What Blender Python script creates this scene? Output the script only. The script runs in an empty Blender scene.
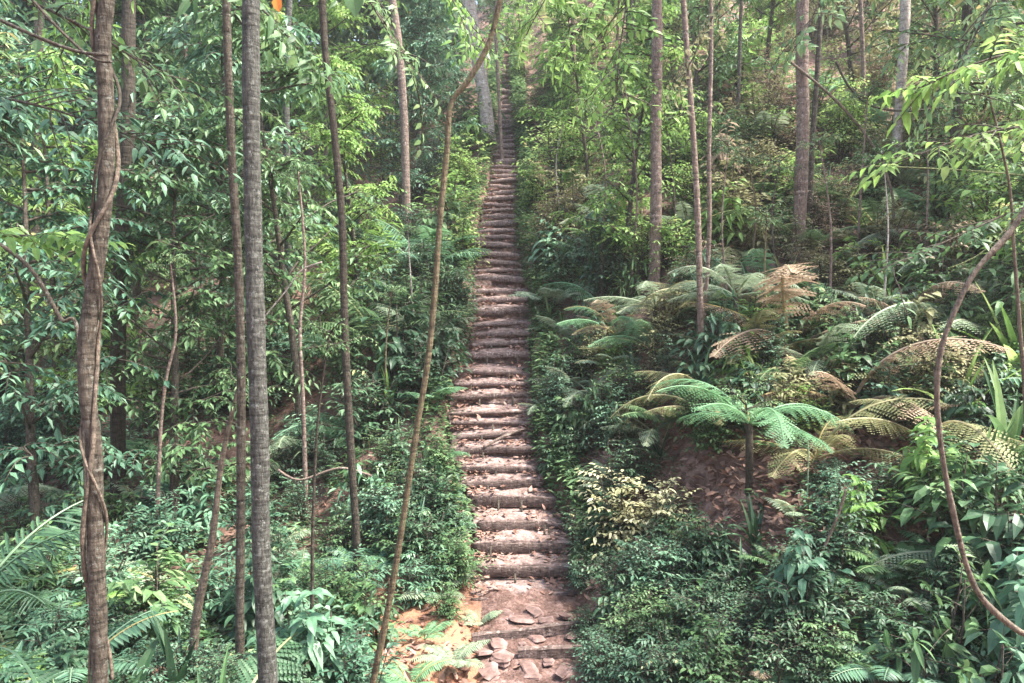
import bpy, math, random
import numpy as np
from mathutils import Vector, Matrix, noise, Euler

random.seed(7)
R = random
scene = bpy.context.scene
col = scene.collection
rad = math.radians
Z = Vector((0, 0, 1))

# ------------------------------------------------------------------ camera
F = 760.0
W, H = 1024, 683
CAM = Vector((0, 0, 3.4))
PITCH = -3.09
cd = bpy.data.cameras.new('camera'); cam = bpy.data.objects.new('camera', cd); col.objects.link(cam)
cam.location = CAM; cam.rotation_euler = (rad(90 + PITCH), 0, 0)
cd.sensor_width = 36; cd.lens = 36 * F / W; cd.clip_end = 2000
scene.camera = cam
FW = Vector((0, math.cos(rad(PITCH)), math.sin(rad(PITCH))))
UP = Vector((0, -math.sin(rad(PITCH)), math.cos(rad(PITCH))))

def ray(px, py):
    return FW + Vector((1, 0, 0)) * ((px - 512) / F) + UP * ((341.5 - py) / F)

def at(px, py, Y):
    d = ray(px, py)
    return CAM + d * (Y / d.y)

def proj(p):
    v = p - CAM
    f = v.dot(FW)
    if f < .05: return (-999, -999, f)
    return (512 + F * v.x / f, 341.5 - F * v.dot(UP) / f, f)

# ------------------------------------------------------------------ terrain
S = 0.526
def interp(x, pts):
    if x <= pts[0][0]: return pts[0][1]
    for (a, b), (c, d) in zip(pts, pts[1:]):
        if x <= c:
            t = (x - a) / (c - a); t = t * t * (3 - 2 * t)
            return b + (d - b) * t
    return pts[-1][1]

STAIR_ROWS = [594, 566, 540, 517, 497, 479, 464, 449, 433, 420, 408, 395, 381, 367, 354, 342, 330, 319, 308, 297,
              287, 278, 269, 260, 251, 243, 235, 228, 221, 214, 208, 202, 196, 190, 184, 179, 174, 169, 164, 159, 154, 149, 144, 139, 134, 129, 124, 119, 114, 109, 104, 99, 94, 89, 84, 79, 74, 69, 64]
ROWX = [(60, 506), (100, 506), (140, 506), (170, 506), (210, 499), (240, 496), (260, 499), (297, 501), (318, 502), (350, 497), (380, 492),
        (409, 491), (433, 491), (450, 492), (470, 499), (498, 511), (520, 519), (540, 524), (594, 521), (640, 540), (700, 545)]
ROWW = [(60, 8), (100, 11), (140, 18), (170, 26), (210, 33), (260, 44), (300, 55), (318, 56), (350, 60), (380, 74), (409, 80), (450, 80), (498, 84), (540, 92), (594, 104), (700, 120)]
def plane_hit(px, py):
    d = ray(px, py)
    # z = S (Y - 8.45)
    t = (-CAM.z - S * 8.45) / (d.z - S * d.y)
    return CAM + d * t
STEPS = []
for r_ in [q_ + (((i_ * 37) % 7) - 3) * (.9 if i_ < 22 else .3) if i_ else q_ for i_, q_ in enumerate(STAIR_ROWS)]:
    c = plane_hit(interp(r_, ROWX), r_)
    a = plane_hit(interp(r_, ROWX) - interp(r_, ROWW) / 2, r_)
    STEPS.append((c.x, c.y, c.z, abs(c.x - a.x)))
def stair_c(y):
    if y <= STEPS[0][1]: return (STEPS[0][0] + .1 * max(0, min(1, (STEPS[0][1] - y) / 1.5)), STEPS[0][3])
    for p, q in zip(STEPS, STEPS[1:]):
        if y <= q[1]:
            t = (y - p[1]) / (q[1] - p[1])
            return (p[0] + (q[0] - p[0]) * t, p[3] + (q[3] - p[3]) * t)
    return (STEPS[-1][0], STEPS[-1][3])

YO = [(-26, 20), (-12, 15.5), (-5, 12), (-1.6, 9.2), (-.6, 8.6), (.7, 8.5), (1.5, 7.2), (3, 5.2), (6, 4.2), (14, 3.8)]
SL = [(-30, .40), (-14, .45), (-5, .50), (-1, S), (2, S), (8, .55), (30, .5)]
def ground(x, y, fine=True):
    yo = interp(x, YO); s = interp(x, SL)
    t = y - yo
    k = .55
    z = s * (t + math.sqrt(t * t + k)) / 2            # soft onset
    z += max(0, 1.8 - .36 * y) * 1.0
    if y > 62: z -= (y - 62) ** 2 * s / 60 if y < 92 else (900 * s / 60 + (y - 92) * s)
    n = noise.noise(Vector((x * .35, y * .35, 0))) * .28 + noise.noise(Vector((x * 1.3, y * 1.3, 5))) * .09
    c, hw = stair_c(y)
    d = abs(x - c)
    zz = z + n
    if y < 50:
        zc = max(0, S * (y - 8.45) - .10 - .22) if y > STEPS[0][1] - .05 else -.03 + .05 * noise.noise(Vector((x * 2, y * 2, 3)))
        bank = .04 + .22 * (1 if x > c else .45)
        if y > STEPS[0][1] - .05:
            base_edge = S * (y - 8.45) + .02
        else: base_edge = 0
        wgt = min(1, max(0, (d - hw - .02) / .16)); wgt = wgt * wgt * (3 - 2 * wgt)
        w2 = min(1, max(0, (d - hw) / 1.6))
        side = (base_edge + bank * (.6 + .6 * noise.noise(Vector((x, y, 9))))) * (1 - w2) + zz * w2 if y > 8.3 else zz
        zz = zc * (1 - wgt) + side * wgt
    if fine: zz += noise.noise(Vector((x * 4, y * 4, 1))) * .035
    return zz

def hit(px, py, ymax=70):
    d = ray(px, py); d = d / d.y
    y = 2.5
    while y < ymax:
        p = CAM + d * y
        if p.z < ground(p.x, p.y, False):
            lo, hi = y - .3, y
            for _ in range(7):
                m = (lo + hi) / 2; p = CAM + d * m
                if p.z < ground(p.x, p.y, False): hi = m
                else: lo = m
            return p
        y += .3
    return None

# ------------------------------------------------------------------ materials
def nmat(name):
    m = bpy.data.materials.new(name); m.use_nodes = True
    nt = m.node_tree; nt.nodes.clear()
    return m, nt, nt.nodes, nt.links

def ramp(n, stops):
    r = n.new('ShaderNodeValToRGB'); e = r.color_ramp.elements
    while len(e) > 1: e.remove(e[-1])
    e[0].position = stops[0][0]; e[0].color = (*stops[0][1], 1)
    for p, c in stops[1:]:
        k = e.new(p); k.color = (*c, 1)
    return r

def leaf_mat(name, cols, rough=.42, trans=.3, spot=.0, spec=.5):
    m, nt, n, l = nmat(name)
    out = n.new('ShaderNodeOutputMaterial')
    a = n.new('ShaderNodeAttribute'); a.attribute_name = 'var'
    oi = n.new('ShaderNodeObjectInfo')
    # per-leaf value shifted a little per plant
    ad = n.new('ShaderNodeMath'); ad.operation = 'MULTIPLY_ADD'; ad.inputs[1].default_value = .34; l.new(oi.outputs['Random'], ad.inputs[0])
    mu = n.new('ShaderNodeMath'); mu.operation = 'MULTIPLY_ADD'; mu.inputs[1].default_value = .72; mu.inputs[2].default_value = 0
    l.new(a.outputs['Fac'], mu.inputs[0]); l.new(mu.outputs[0], ad.inputs[2])
    k = len(cols)
    r = ramp(n, [(i / (k - 1) * .93, c) for i, c in enumerate(cols)] + [(1.0, (.42, .36, .15))])
    l.new(ad.outputs[0], r.inputs[0])
    tc = n.new('ShaderNodeTexCoord')
    nz = n.new('ShaderNodeTexNoise'); nz.inputs['Scale'].default_value = 14; nz.inputs['Detail'].default_value = 3
    l.new(tc.outputs['Object'], nz.inputs['Vector'])
    mx = n.new('ShaderNodeMix'); mx.data_type = 'RGBA'; mx.blend_type = 'MULTIPLY'; mx.inputs[0].default_value = .45
    rr = ramp(n, [(.3, (.55, .55, .5)), (.62, (1.25, 1.2, 1.1))])
    l.new(nz.outputs['Fac'], rr.inputs[0]); l.new(r.outputs[0], mx.inputs[6]); l.new(rr.outputs[0], mx.inputs[7])
    b = n.new('ShaderNodeBsdfPrincipled'); b.inputs['Roughness'].default_value = rough + .12
    b.inputs['Specular IOR Level'].default_value = spec * .75
    l.new(mx.outputs[2], b.inputs['Base Color'])
    t = n.new('ShaderNodeBsdfTranslucent')
    hs = n.new('ShaderNodeHueSaturation'); hs.inputs['Hue'].default_value = .487; hs.inputs['Value'].default_value = 1.45; hs.inputs['Saturation'].default_value = .95
    l.new(mx.outputs[2], hs.inputs['Color']); l.new(hs.outputs[0], t.inputs['Color'])
    ms = n.new('ShaderNodeMixShader'); ms.inputs[0].default_value = trans
    l.new(b.outputs[0], ms.inputs[1]); l.new(t.outputs[0], ms.inputs[2]); l.new(ms.outputs[0], out.inputs[0])
    return m

def bark_mat(name, dark, light, patch=None, scale=6, rough=.85, along_x=False):
    m, nt, n, l = nmat(name)
    out = n.new('ShaderNodeOutputMaterial'); b = n.new('ShaderNodeBsdfPrincipled'); b.inputs['Roughness'].default_value = rough
    b.inputs['Specular IOR Level'].default_value = .25
    tc = n.new('ShaderNodeTexCoord'); mp = n.new('ShaderNodeMapping'); mp.inputs['Scale'].default_value = (.18, 1, 1) if along_x else (1, 1, .22)
    l.new(tc.outputs['Object'], mp.inputs[0])
    nz = n.new('ShaderNodeTexNoise'); nz.inputs['Scale'].default_value = 55; nz.inputs['Detail'].default_value = 7; nz.inputs['Roughness'].default_value = .7
    l.new(mp.outputs[0], nz.inputs['Vector'])
    r = ramp(n, [(.36, dark), (.62, light)]); l.new(nz.outputs['Fac'], r.inputs[0])
    colr = r.outputs[0]
    # short cross rings and scars
    m2_ = n.new('ShaderNodeMapping'); m2_.inputs['Scale'].default_value = (1, .3, .3) if along_x else (.25, .25, 1); l.new(tc.outputs['Object'], m2_.inputs[0])
    n4 = n.new('ShaderNodeTexNoise'); n4.inputs['Scale'].default_value = 26; n4.inputs['Detail'].default_value = 3; l.new(m2_.outputs[0], n4.inputs['Vector'])
    r4 = ramp(n, [(.34, (.45, .45, .45)), (.46, (1, 1, 1)), (.62, (1, 1, 1)), (.72, (1.4, 1.4, 1.35))]); l.new(n4.outputs['Fac'], r4.inputs[0])
    mm = n.new('ShaderNodeMix'); mm.data_type = 'RGBA'; mm.blend_type = 'MULTIPLY'; mm.inputs[0].default_value = .8
    l.new(colr, mm.inputs[6]); l.new(r4.outputs[0], mm.inputs[7]); colr = mm.outputs[2]
    if patch:      # lichen specks
        n2 = n.new('ShaderNodeTexNoise'); n2.inputs['Scale'].default_value = scale * 2.6; n2.inputs['Detail'].default_value = 8; n2.inputs['Roughness'].default_value = .75
        l.new(tc.outputs['Object'], n2.inputs['Vector'])
        r2 = ramp(n, [(.56, (0, 0, 0)), (.6, (1, 1, 1))]); l.new(n2.outputs['Fac'], r2.inputs[0])
        mx = n.new('ShaderNodeMix'); mx.data_type = 'RGBA'; mx.inputs[7].default_value = (*patch, 1)
        l.new(r2.outputs[0], mx.inputs[0]); l.new(colr, mx.inputs[6]); colr = mx.outputs[2]
    l.new(colr, b.inputs['Base Color'])
    bp = n.new('ShaderNodeBump'); bp.inputs['Strength'].default_value = 1; bp.inputs['Distance'].default_value = .018
    ad = n.new('ShaderNodeMath'); ad.operation = 'ADD'; l.new(nz.outputs['Fac'], ad.inputs[0]); l.new(n4.outputs['Fac'], ad.inputs[1])
    l.new(ad.outputs[0], bp.inputs['Height']); l.new(bp.outputs[0], b.inputs['Normal'])
    l.new(b.outputs[0], out.inputs[0])
    return m

def soil_mat(name, cols, orange=False, scale=3.0, bump=.03):
    m, nt, n, l = nmat(name)
    out = n.new('ShaderNodeOutputMaterial'); b = n.new('ShaderNodeBsdfPrincipled'); b.inputs['Roughness'].default_value = .95
    b.inputs['Specular IOR Level'].default_value = .15
    tc = n.new('ShaderNodeTexCoord')
    nz = n.new('ShaderNodeTexNoise'); nz.inputs['Scale'].default_value = scale; nz.inputs['Detail'].default_value = 9; nz.inputs['Roughness'].default_value = .7
    l.new(tc.outputs['Object'], nz.inputs['Vector'])
    r = ramp(n, [(.3, cols[0]), (.5, cols[1]), (.68, cols[2])]); l.new(nz.outputs['Fac'], r.inputs[0])
    v = n.new('ShaderNodeTexVoronoi'); v.inputs['Scale'].default_value = scale * 7
    l.new(tc.outputs['Object'], v.inputs['Vector'])
    mx = n.new('ShaderNodeMix'); mx.data_type = 'RGBA'; mx.blend_type = 'MULTIPLY'; mx.inputs[0].default_value = .5
    rv = ramp(n, [(0, (.5, .5, .5)), (1, (1.35, 1.3, 1.3))]); sp = n.new('ShaderNodeSeparateColor'); l.new(v.outputs['Color'], sp.inputs[0]); l.new(sp.outputs[0], rv.inputs[0])
    l.new(r.outputs[0], mx.inputs[6]); l.new(rv.outputs[0], mx.inputs[7])
    c = mx.outputs[2]
    if orange:                                   # bare clay patches by the foot of the stairs
        sx = n.new('ShaderNodeVectorMath'); sx.operation = 'DISTANCE'; sx.inputs[1].default_value = (-1.15, 7.0, 0)
        sc = n.new('ShaderNodeVectorMath'); sc.operation = 'MULTIPLY'; sc.inputs[1].default_value = (1, 1, 0)
        l.new(tc.outputs['Object'], sc.inputs[0]); l.new(sc.outputs[0], sx.inputs[0])
        ma = n.new('ShaderNodeMath'); ma.operation = 'MULTIPLY_ADD'; ma.inputs[1].default_value = 2.2
        nn = n.new('ShaderNodeTexNoise'); nn.inputs['Scale'].default_value = 2.4; nn.inputs['Detail'].default_value = 5; l.new(tc.outputs['Object'], nn.inputs['Vector'])
        l.new(nn.outputs['Fac'], ma.inputs[0]); l.new(sx.outputs['Value'], ma.inputs[2])
        rr = ramp(n, [(.0, (1, 1, 1)), (1.0, (0, 0, 0))]); 
        mr = n.new('ShaderNodeMapRange'); mr.inputs[1].default_value = 2.1; mr.inputs[2].default_value = 3.5; mr.inputs[3].default_value = 1; mr.inputs[4].default_value = 0
        l.new(ma.outputs[0], mr.inputs[0])
        m2 = n.new('ShaderNodeMix'); m2.data_type = 'RGBA'; m2.inputs[7].default_value = (.31, .155, .095, 1)
        l.new(mr.outputs[0], m2.inputs[0]); l.new(c, m2.inputs[6]); c = m2.outputs[2]
    l.new(c, b.inputs['Base Color'])
    bp = n.new('ShaderNodeBump'); bp.inputs['Strength'].default_value = .9; bp.inputs['Distance'].default_value = bump
    n3 = n.new('ShaderNodeTexNoise'); n3.inputs['Scale'].default_value = 22; n3.inputs['Detail'].default_value = 6; l.new(tc.outputs['Object'], n3.inputs['Vector'])
    l.new(n3.outputs['Fac'], bp.inputs['Height']); l.new(bp.outputs[0], b.inputs['Normal'])
    l.new(b.outputs[0], out.inputs[0])
    return m

M = {
 'dark':   leaf_mat('leaf_dark',  [(.011,.03,.017), (.025,.065,.033), (.055,.125,.062), (.15,.24,.14)], .36, .22),
 'mid':    leaf_mat('leaf_mid',   [(.018,.05,.02), (.05,.115,.045), (.105,.205,.08), (.25,.36,.17)], .4, .3),
 'blue':   leaf_mat('leaf_bluegreen', [(.02,.06,.035), (.05,.13,.08), (.11,.225,.135), (.25,.38,.26)], .38, .25),
 'bright': leaf_mat('leaf_bright', [(.045,.11,.025), (.105,.225,.05), (.20,.36,.09), (.38,.50,.19)], .42, .42),
 'olive':  leaf_mat('leaf_olive', [(.06,.07,.03), (.14,.16,.07), (.26,.27,.13), (.42,.38,.23)], .5, .3),
 'brown':  leaf_mat('leaf_dry',   [(.13,.10,.065), (.24,.185,.125), (.35,.27,.195), (.46,.38,.29)], .75, .2, spec=.2),
 'yellow': leaf_mat('leaf_cream', [(.24,.30,.13), (.42,.43,.22), (.58,.56,.33), (.70,.68,.46)], .5, .3),
 'fern':   leaf_mat('fern_green', [(.05,.12,.06), (.09,.205,.10), (.14,.29,.15), (.22,.38,.22)], .45, .35),
 'fernpale': leaf_mat('fern_pale', [(.09,.15,.09), (.17,.25,.16), (.26,.34,.23), (.36,.42,.3)], .5, .3),
 'litter': leaf_mat('dead_leaf',  [(.08,.045,.035), (.19,.105,.08), (.28,.175,.14), (.40,.28,.235)], .7, .08, spec=.25),
 'orange': leaf_mat('leaf_orange', [(.6,.18,.03), (.8,.3,.05)], .5, .4),
 'bark':   bark_mat('bark_brown', (.033,.027,.02), (.115,.095,.072), (.15,.145,.12), 8),
 'barkgrey': bark_mat('bark_grey', (.035,.035,.03), (.105,.105,.09), (.17,.175,.155), 9),
 'barkpale': bark_mat('bark_pale', (.25,.21,.18), (.5,.44,.39), (.62,.57,.52), 3),
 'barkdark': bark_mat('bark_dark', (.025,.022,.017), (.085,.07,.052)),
 'barkmoss': bark_mat('bark_moss', (.06,.048,.028), (.17,.135,.08), (.11,.12,.055)),
 'barkpink': bark_mat('bark_pink', (.09,.065,.053), (.25,.185,.15), (.33,.27,.23)),
 'vine':   bark_mat('vine_bark', (.07,.055,.04), (.21,.165,.125)),
 'stem':   bark_mat('stem_green', (.06,.08,.03), (.17,.19,.08)),
 'ground': soil_mat('forest_floor', [(.06,.036,.028), (.16,.10,.078), (.30,.20,.165)], orange=True),
 'tread':  soil_mat('trodden_earth', [(.09,.062,.052), (.225,.163,.143), (.42,.335,.31)], scale=9, bump=.02),
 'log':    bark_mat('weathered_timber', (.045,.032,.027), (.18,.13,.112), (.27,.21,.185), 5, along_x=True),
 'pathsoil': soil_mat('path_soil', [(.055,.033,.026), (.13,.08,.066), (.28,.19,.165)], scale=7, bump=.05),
 'logpale': bark_mat('pale_timber', (.07,.05,.043), (.29,.215,.192), (.40,.33,.30), 5, along_x=True),  # paler version of the step timber, for the upper flight
 'stone':  soil_mat('stone', [(.09,.058,.048), (.18,.12,.105), (.30,.22,.20)], scale=4, bump=.006),
}

# ------------------------------------------------------------------ mesh builder
class MB:
    def __init__(s): s.v = []; s.f = []; s.a = []
    def leaf(s, p, d, up, L, w, bend=.25, var=None, lod=1, fold=.18):
        if var is None: var = R.random()
        t = d.normalized(); side = t.cross(up)
        if side.length < 1e-3: side = t.cross(Vector((1, 0, .01)))
        side.normalize(); n = side.cross(t)
        b = len(s.v)
        def mid(u): 
            q = p + t * (L * u); q.z -= bend * L * u * u; return q
        hw = w * L / 2
        if lod == 0:
            m = mid(.45)
            s.v += [p, m + side * hw + n * hw * fold, mid(1), m - side * hw + n * hw * fold]
            s.f += [(b, b + 1, b + 2), (b, b + 2, b + 3)]
            s.a += [var] * 4
            return
        m1, m2, m3 = mid(.28), mid(.65), mid(1)
        h = n * hw * fold
        s.v += [p, m1, m2, m3, m1 + side * hw * .92 + h, m2 + side * hw * .8 + h, m1 - side * hw * .92 + h, m2 - side * hw * .8 + h]
        s.f += [(b, b + 4, b + 1), (b + 1, b + 4, b + 5, b + 2), (b + 2, b + 5, b + 3), (b, b + 1, b + 6), (b + 1, b + 2, b + 7, b + 6), (b + 2, b + 3, b + 7)]
        s.a += [var] * 8
    def blade(s, p, d, L, w, droop=.8, seg=6, var=None, up=Z, stalk=.0):   # long arching strap
        if var is None: var = R.random()
        t = d.normalized(); side = t.cross(up)
        if side.length < 1e-3: side = Vector((1, 0, 0))
        side.normalize()
        b = len(s.v)
        q = p.copy(); cur = t.copy()
        for i in range(seg + 1):
            u = i / seg
            ww = w * (math.sin(math.pi * (0.12 + .88 * u) ** .75) ** .8 if u < 1 else 0) / 2 + (.002)
            if u < stalk: ww = .006
            nn = side.cross(cur)
            s.v += [q - side * ww + nn * ww * .35, q.copy(), q + side * ww + nn * ww * .35]
            s.a += [var] * 3
            q = q + cur * (L / seg)
            cur = (cur - Z * (droop / seg)).normalized()
        for i in range(seg):
            k = b + i * 3
            s.f += [(k, k + 1, k + 4, k + 3), (k + 1, k + 2, k + 5, k + 4)]
    def tube(s, pts, rs, n=6, var=.5):
        b = len(s.v)
        N = len(pts)
        if not hasattr(rs, '__len__'): rs = [rs] * N
        ref = None
        for i, p in enumerate(pts):
            t = (pts[min(i + 1, N - 1)] - pts[max(i - 1, 0)]).normalized()
            if ref is None:
                ref = t.cross(Vector((.3, 1, .2))); ref.normalize()
            else:
                ref = (ref - t * ref.dot(t)).normalized()
            o = t.cross(ref)
            for k in range(n):
                a = 2 * math.pi * k / n
                s.v.append(p + (ref * math.cos(a) + o * math.sin(a)) * rs[i]); s.a.append(var)
        for i in range(N - 1):
            for k in range(n):
                k2 = (k + 1) % n
                s.f.append((b + i * n + k, b + i * n + k2, b + (i + 1) * n + k2, b + (i + 1) * n + k))
        s.f.append(tuple(b + k for k in range(n))[::-1]); s.f.append(tuple(b + (N - 1) * n + k for k in range(n)))
    def mesh(s, name, mat, smooth=False):
        me = bpy.data.meshes.new(name)
        me.from_pydata([tuple(v) for v in s.v], [], s.f)
        at_ = me.attributes.new('var', 'FLOAT', 'POINT'); at_.data.foreach_set('value', s.a)
        if smooth: me.polygons.foreach_set('use_smooth', [True] * len(me.polygons))
        me.materials.append(mat); me.update()
        return me

def link(name, me, parent=None):
    o = bpy.data.objects.new(name, me); col.objects.link(o)
    if parent: o.parent = parent
    return o
def empty(name, loc=(0, 0, 0)):
    o = bpy.data.objects.new(name, None); col.objects.link(o); o.location = loc
    o.empty_display_size = .2
    return o
def tag(o, label=None, cat=None, group=None, kind=None):
    if label: o['label'] = label
    if cat: o['category'] = cat
    if group: o['group'] = group
    if kind: o['kind'] = kind
    return o

def dirv(az, el):
    return Vector((math.cos(az) * math.cos(el), math.sin(az) * math.cos(el), math.sin(el)))

def twig(lf, st, p, d, L, nl, ll, lw, lod=1, bend=.3, whorl=0, curve=.2, spread=1.0):
    """a twig carrying leaves"""
    pts = []; q = p.copy(); c = d.normalized()
    n = 4
    for i in range(n + 1):
        pts.append(q.copy()); q = q + c * (L / n); c = (c + Vector((R.uniform(-.15, .15), R.uniform(-.15, .15), -curve * .5))).normalized()
    if st is not None: st.tube(pts, [max(.0015, .012 * L * (1 - .7 * i / n)) + .001 for i in range(n + 1)], 3)
    bv = R.random()
    for i in range(nl):
        u = (i + 1) / nl
        if whorl and u < .55: continue
        k = min(n - 1, int(u * n)); a = pts[k].lerp(pts[k + 1], u * n - k)
        t = (pts[k + 1] - pts[k]).normalized()
        side = t.cross(Z)
        if side.length < .01: side = Vector((1, 0, 0))
        side.normalize()
        if whorl:
            ang = R.uniform(0, 6.28); dd = (t * .35 + (side * math.cos(ang) + side.cross(t) * math.sin(ang)) * 1.0)
        else:
            sg = 1 if i % 2 else -1
            if i == nl - 1: sg = 0
            dd = t * R.uniform(.5, .9) + side * sg * spread + Z * R.uniform(-.25, .15)
        up = Vector((R.uniform(-.45, .45), R.uniform(-.45, .45), 1))
        lf.leaf(a, dd, up, ll * R.uniform(.6, 1.15), lw * R.uniform(.85, 1.15), bend * R.uniform(.3, 1.8), min(1, max(0, bv * .5 + R.random() * .5)), lod)

# ---- plant prototypes -------------------------------------------------------
def shrub_proto(name, seed, h, r, stems, twigs, nl, ll, lw, lod=1, bend=.3, whorl=0, low=.12, mat='mid'):
    R.seed(seed)
    lf, st = MB(), MB()
    for i in range(stems):
        az = R.uniform(0, 6.28); lean = R.uniform(.05, r / h * .8)
        hh = h * R.uniform(.55, .95); p = Vector((R.uniform(-.08, .08), R.uniform(-.08, .08), -.12)); d = Vector((math.cos(az) * lean, math.sin(az) * lean, 1)).normalized()
        pts = []
        for k in range(7):
            pts.append(p.copy()); p = p + d * hh / 6; d = (d + Vector((R.uniform(-.12, .12), R.uniform(-.12, .12), 0))).normalized()
        st.tube(pts, [(.010 + .006 * h) * (1 - .8 * k / 6) for k in range(7)], 5)
        for k in range(twigs):
            u = low + (1 - low) * (k + R.random()) / twigs
            j = min(5, int(u * 6)); a = pts[j].lerp(pts[j + 1], u * 6 - j)
            L = r * R.uniform(.4, 1.0) * (1 - .55 * u) + .08 * h * .5
            twig(lf, st, a, dirv(R.uniform(0, 6.28), R.uniform(-.1, .8)), L, nl, ll, lw, lod, bend, whorl)
    return {'name': name, 'h': h, 'r': r * .9, 'parts': [('stem', st.mesh(name + '_stem', M['bark'], True)), ('foliage', lf.mesh(name + '_foliage', M[mat]))]}

def tree_proto(name, seed, h, r, limbs, tw, nl, ll, lw, lod=0, low=.2, trunk_r=.07, bend=.35):
    R.seed(seed)
    lf, st, tk = MB(), MB(), MB()
    pts = []; p = Vector((0, 0, -.4)); d = Vector((R.uniform(-.05, .05), R.uniform(-.05, .05), 1)).normalized()
    for k in range(13):
        pts.append(p.copy()); p = p + d * (h + .2) / 12; d = (d + Vector((R.uniform(-.05, .05), R.uniform(-.05, .05), 0))).normalized()
    tk.tube(pts, [trunk_r * (1.25 - 1.1 * k / 12) if k else trunk_r * 1.6 for k in range(13)], 8)
    for k in range(limbs):
        u = low + (1 - low) * (k + R.random()) / limbs
        j = min(11, int(u * 12)); a = pts[j].lerp(pts[j + 1], u * 12 - j)
        L = r * R.uniform(.45, 1.05) * math.sin(math.pi * (.25 + .7 * (u - low) / (1 - low))) 
        dd = dirv(R.uniform(0, 6.28), R.uniform(.0, .7))
        lp = []; q = a.copy()
        for i in range(6):
            lp.append(q.copy()); q = q + dd * L / 5; dd = (dd + Vector((R.uniform(-.2, .2), R.uniform(-.2, .2), R.uniform(-.12, .1)))).normalized()
        st.tube(lp, [trunk_r * .33 * (1 - .8 * i / 5) + .003 for i in range(6)], 4)
        for t_ in range(tw):
            u2 = .25 + .75 * R.random(); i = min(4, int(u2 * 5)); b = lp[i].lerp(lp[i + 1], u2 * 5 - i)
            twig(lf, st, b, dirv(R.uniform(0, 6.28), R.uniform(-.3, .5)), R.uniform(.25, .6) * (.4 + .12 * h), nl, ll, lw, lod, bend, 0, .5)
    return {'name': name, 'h': h, 'r': r * .8, 'parts': [('trunk', tk.mesh(name + '_trunk', M['bark'], True)), ('limbs', st.mesh(name + '_limbs', M['bark'], True)), ('crown', lf.mesh(name + '_crown', M['mid']))]}

def frond_mesh(name, seed, L, pin, n=22, w=.16, bip=True, droop=1.0, el=.9, mat='fern', stalk=.2, angle=1.1, pdroop=.25):
    """one frond: rachis leaving the origin along +X rising by el, drooping"""
    R.seed(seed)
    lf = MB(); q = Vector((0, 0, 0)); d = dirv(0, el); pts = []
    seg = 16
    for i in range(seg + 1):
        pts.append(q.copy()); q = q + d * L / seg; d = (d - Z * droop / seg * (1.0)).normalized()
    lf.tube(pts, [.011 * L * (1 - .8 * i / seg) + .0015 for i in range(seg + 1)], 4, .95)
    for i in range(n):
        u = stalk + (1 - stalk) * (i + .5) / n
        k = min(seg - 1, int(u * seg)); a = pts[k].lerp(pts[k + 1], u * seg - k); t = (pts[k + 1] - pts[k]).normalized()
        s_ = (u - stalk) / (1 - stalk)
        pl = pin * (math.sin(math.pi * (.18 + .8 * s_)) ** .8) * R.uniform(.88, 1.05)
        for sg in (-1, 1):
            side = Vector((0, sg, 0)); dd = (side * math.sin(angle) + t * math.cos(angle) - Z * R.uniform(0, pdroop)).normalized()
            up = side.cross(t) * sg; up = up if up.z > 0 else -up
            v0 = R.uniform(.2, .75)
            if bip:
                m = max(5, int(pl / .028)); rp = []
                for j in range(m):
                    uu = (j + .3) / m; b = a + dd * pl * uu - Z * .15 * pl * uu * uu
                    ll = w * pl * .55 * (1 - .75 * uu) + .012
                    for s2 in (-1, 1):
                        e = dd.cross(up).normalized() * s2 + dd * .45
                        lf.leaf(b, e, up, ll, .72, .1, v0 + R.uniform(-.1, .1), 0, .1)
            else:
                lf.leaf(a, dd, up, pl, w, .22, v0, 1, .35)
    return lf.mesh(name, M[mat])

def rosette_proto(name, fr, count, seed, elr=(0, .25), tilt=None, trunk=None, scale=(.75, 1.1), part='frond'):
    R.seed(seed)
    parts = []
    for i in range(count):
        az = 2 * math.pi * (i + R.uniform(-.3, .3)) / count
        parts.append((part, R.choice(fr), (0, 0, trunk or 0), (R.uniform(-.2, .2), -R.uniform(*elr), az), R.uniform(*scale)))
    d = {'name': name, 'parts': parts, 'h': 1, 'r': 1}
    if trunk:
        tk = MB(); tk.tube([Vector((0, 0, -.3)), Vector((.02, 0, trunk * .5)), Vector((0, 0, trunk + .03))], [.05, .035, .04], 8)
        parts.append(('trunk', tk.mesh(name + '_trunk', M['barkdark'], True)))
    return d

def strap_proto(name, seed, n, L, w, droop=1.3, el=(.5, 1.4), mat='mid', stalk=0):
    R.seed(seed)
    parts = []
    for g in range(3):
        mb = MB()
        for i in range(n // 3):
            mb.blade(Vector((R.uniform(-.03, .03), R.uniform(-.03, .03), -.03)), dirv(R.uniform(0, 6.28), R.uniform(*el)), L * R.uniform(.6, 1.1), w * R.uniform(.8, 1.2), droop * R.uniform(.6, 1.3), 7, None, Z, stalk)
        parts.append(('leaves', mb.mesh(name + '_leaves', M[mat])))
    merged = MB()
    return {'name': name, 'h': L * .8, 'r': L * .7, 'parts': parts[:3]}

def place(pr, loc, s=1.0, rz=0, mat=None, tilt=(0, 0), name=None, sz=1.0):
    root = empty(name or pr['name'], loc)
    root.rotation_euler = (tilt[0], tilt[1], rz); root.scale = (s, s, s * sz)
    for part in pr['parts']:
        o = link(part[0], part[1], root)
        if len(part) > 2:
            o.location = part[2]; o.rotation_euler = part[3]; o.scale = (part[4],) * 3
        if mat and part[0] in ('foliage', 'crown', 'frond', 'leaves', 'dead_frond'):
            o.material_slots[0].link = 'OBJECT'; o.material_slots[0].material = M[mat]
    return root

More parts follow.
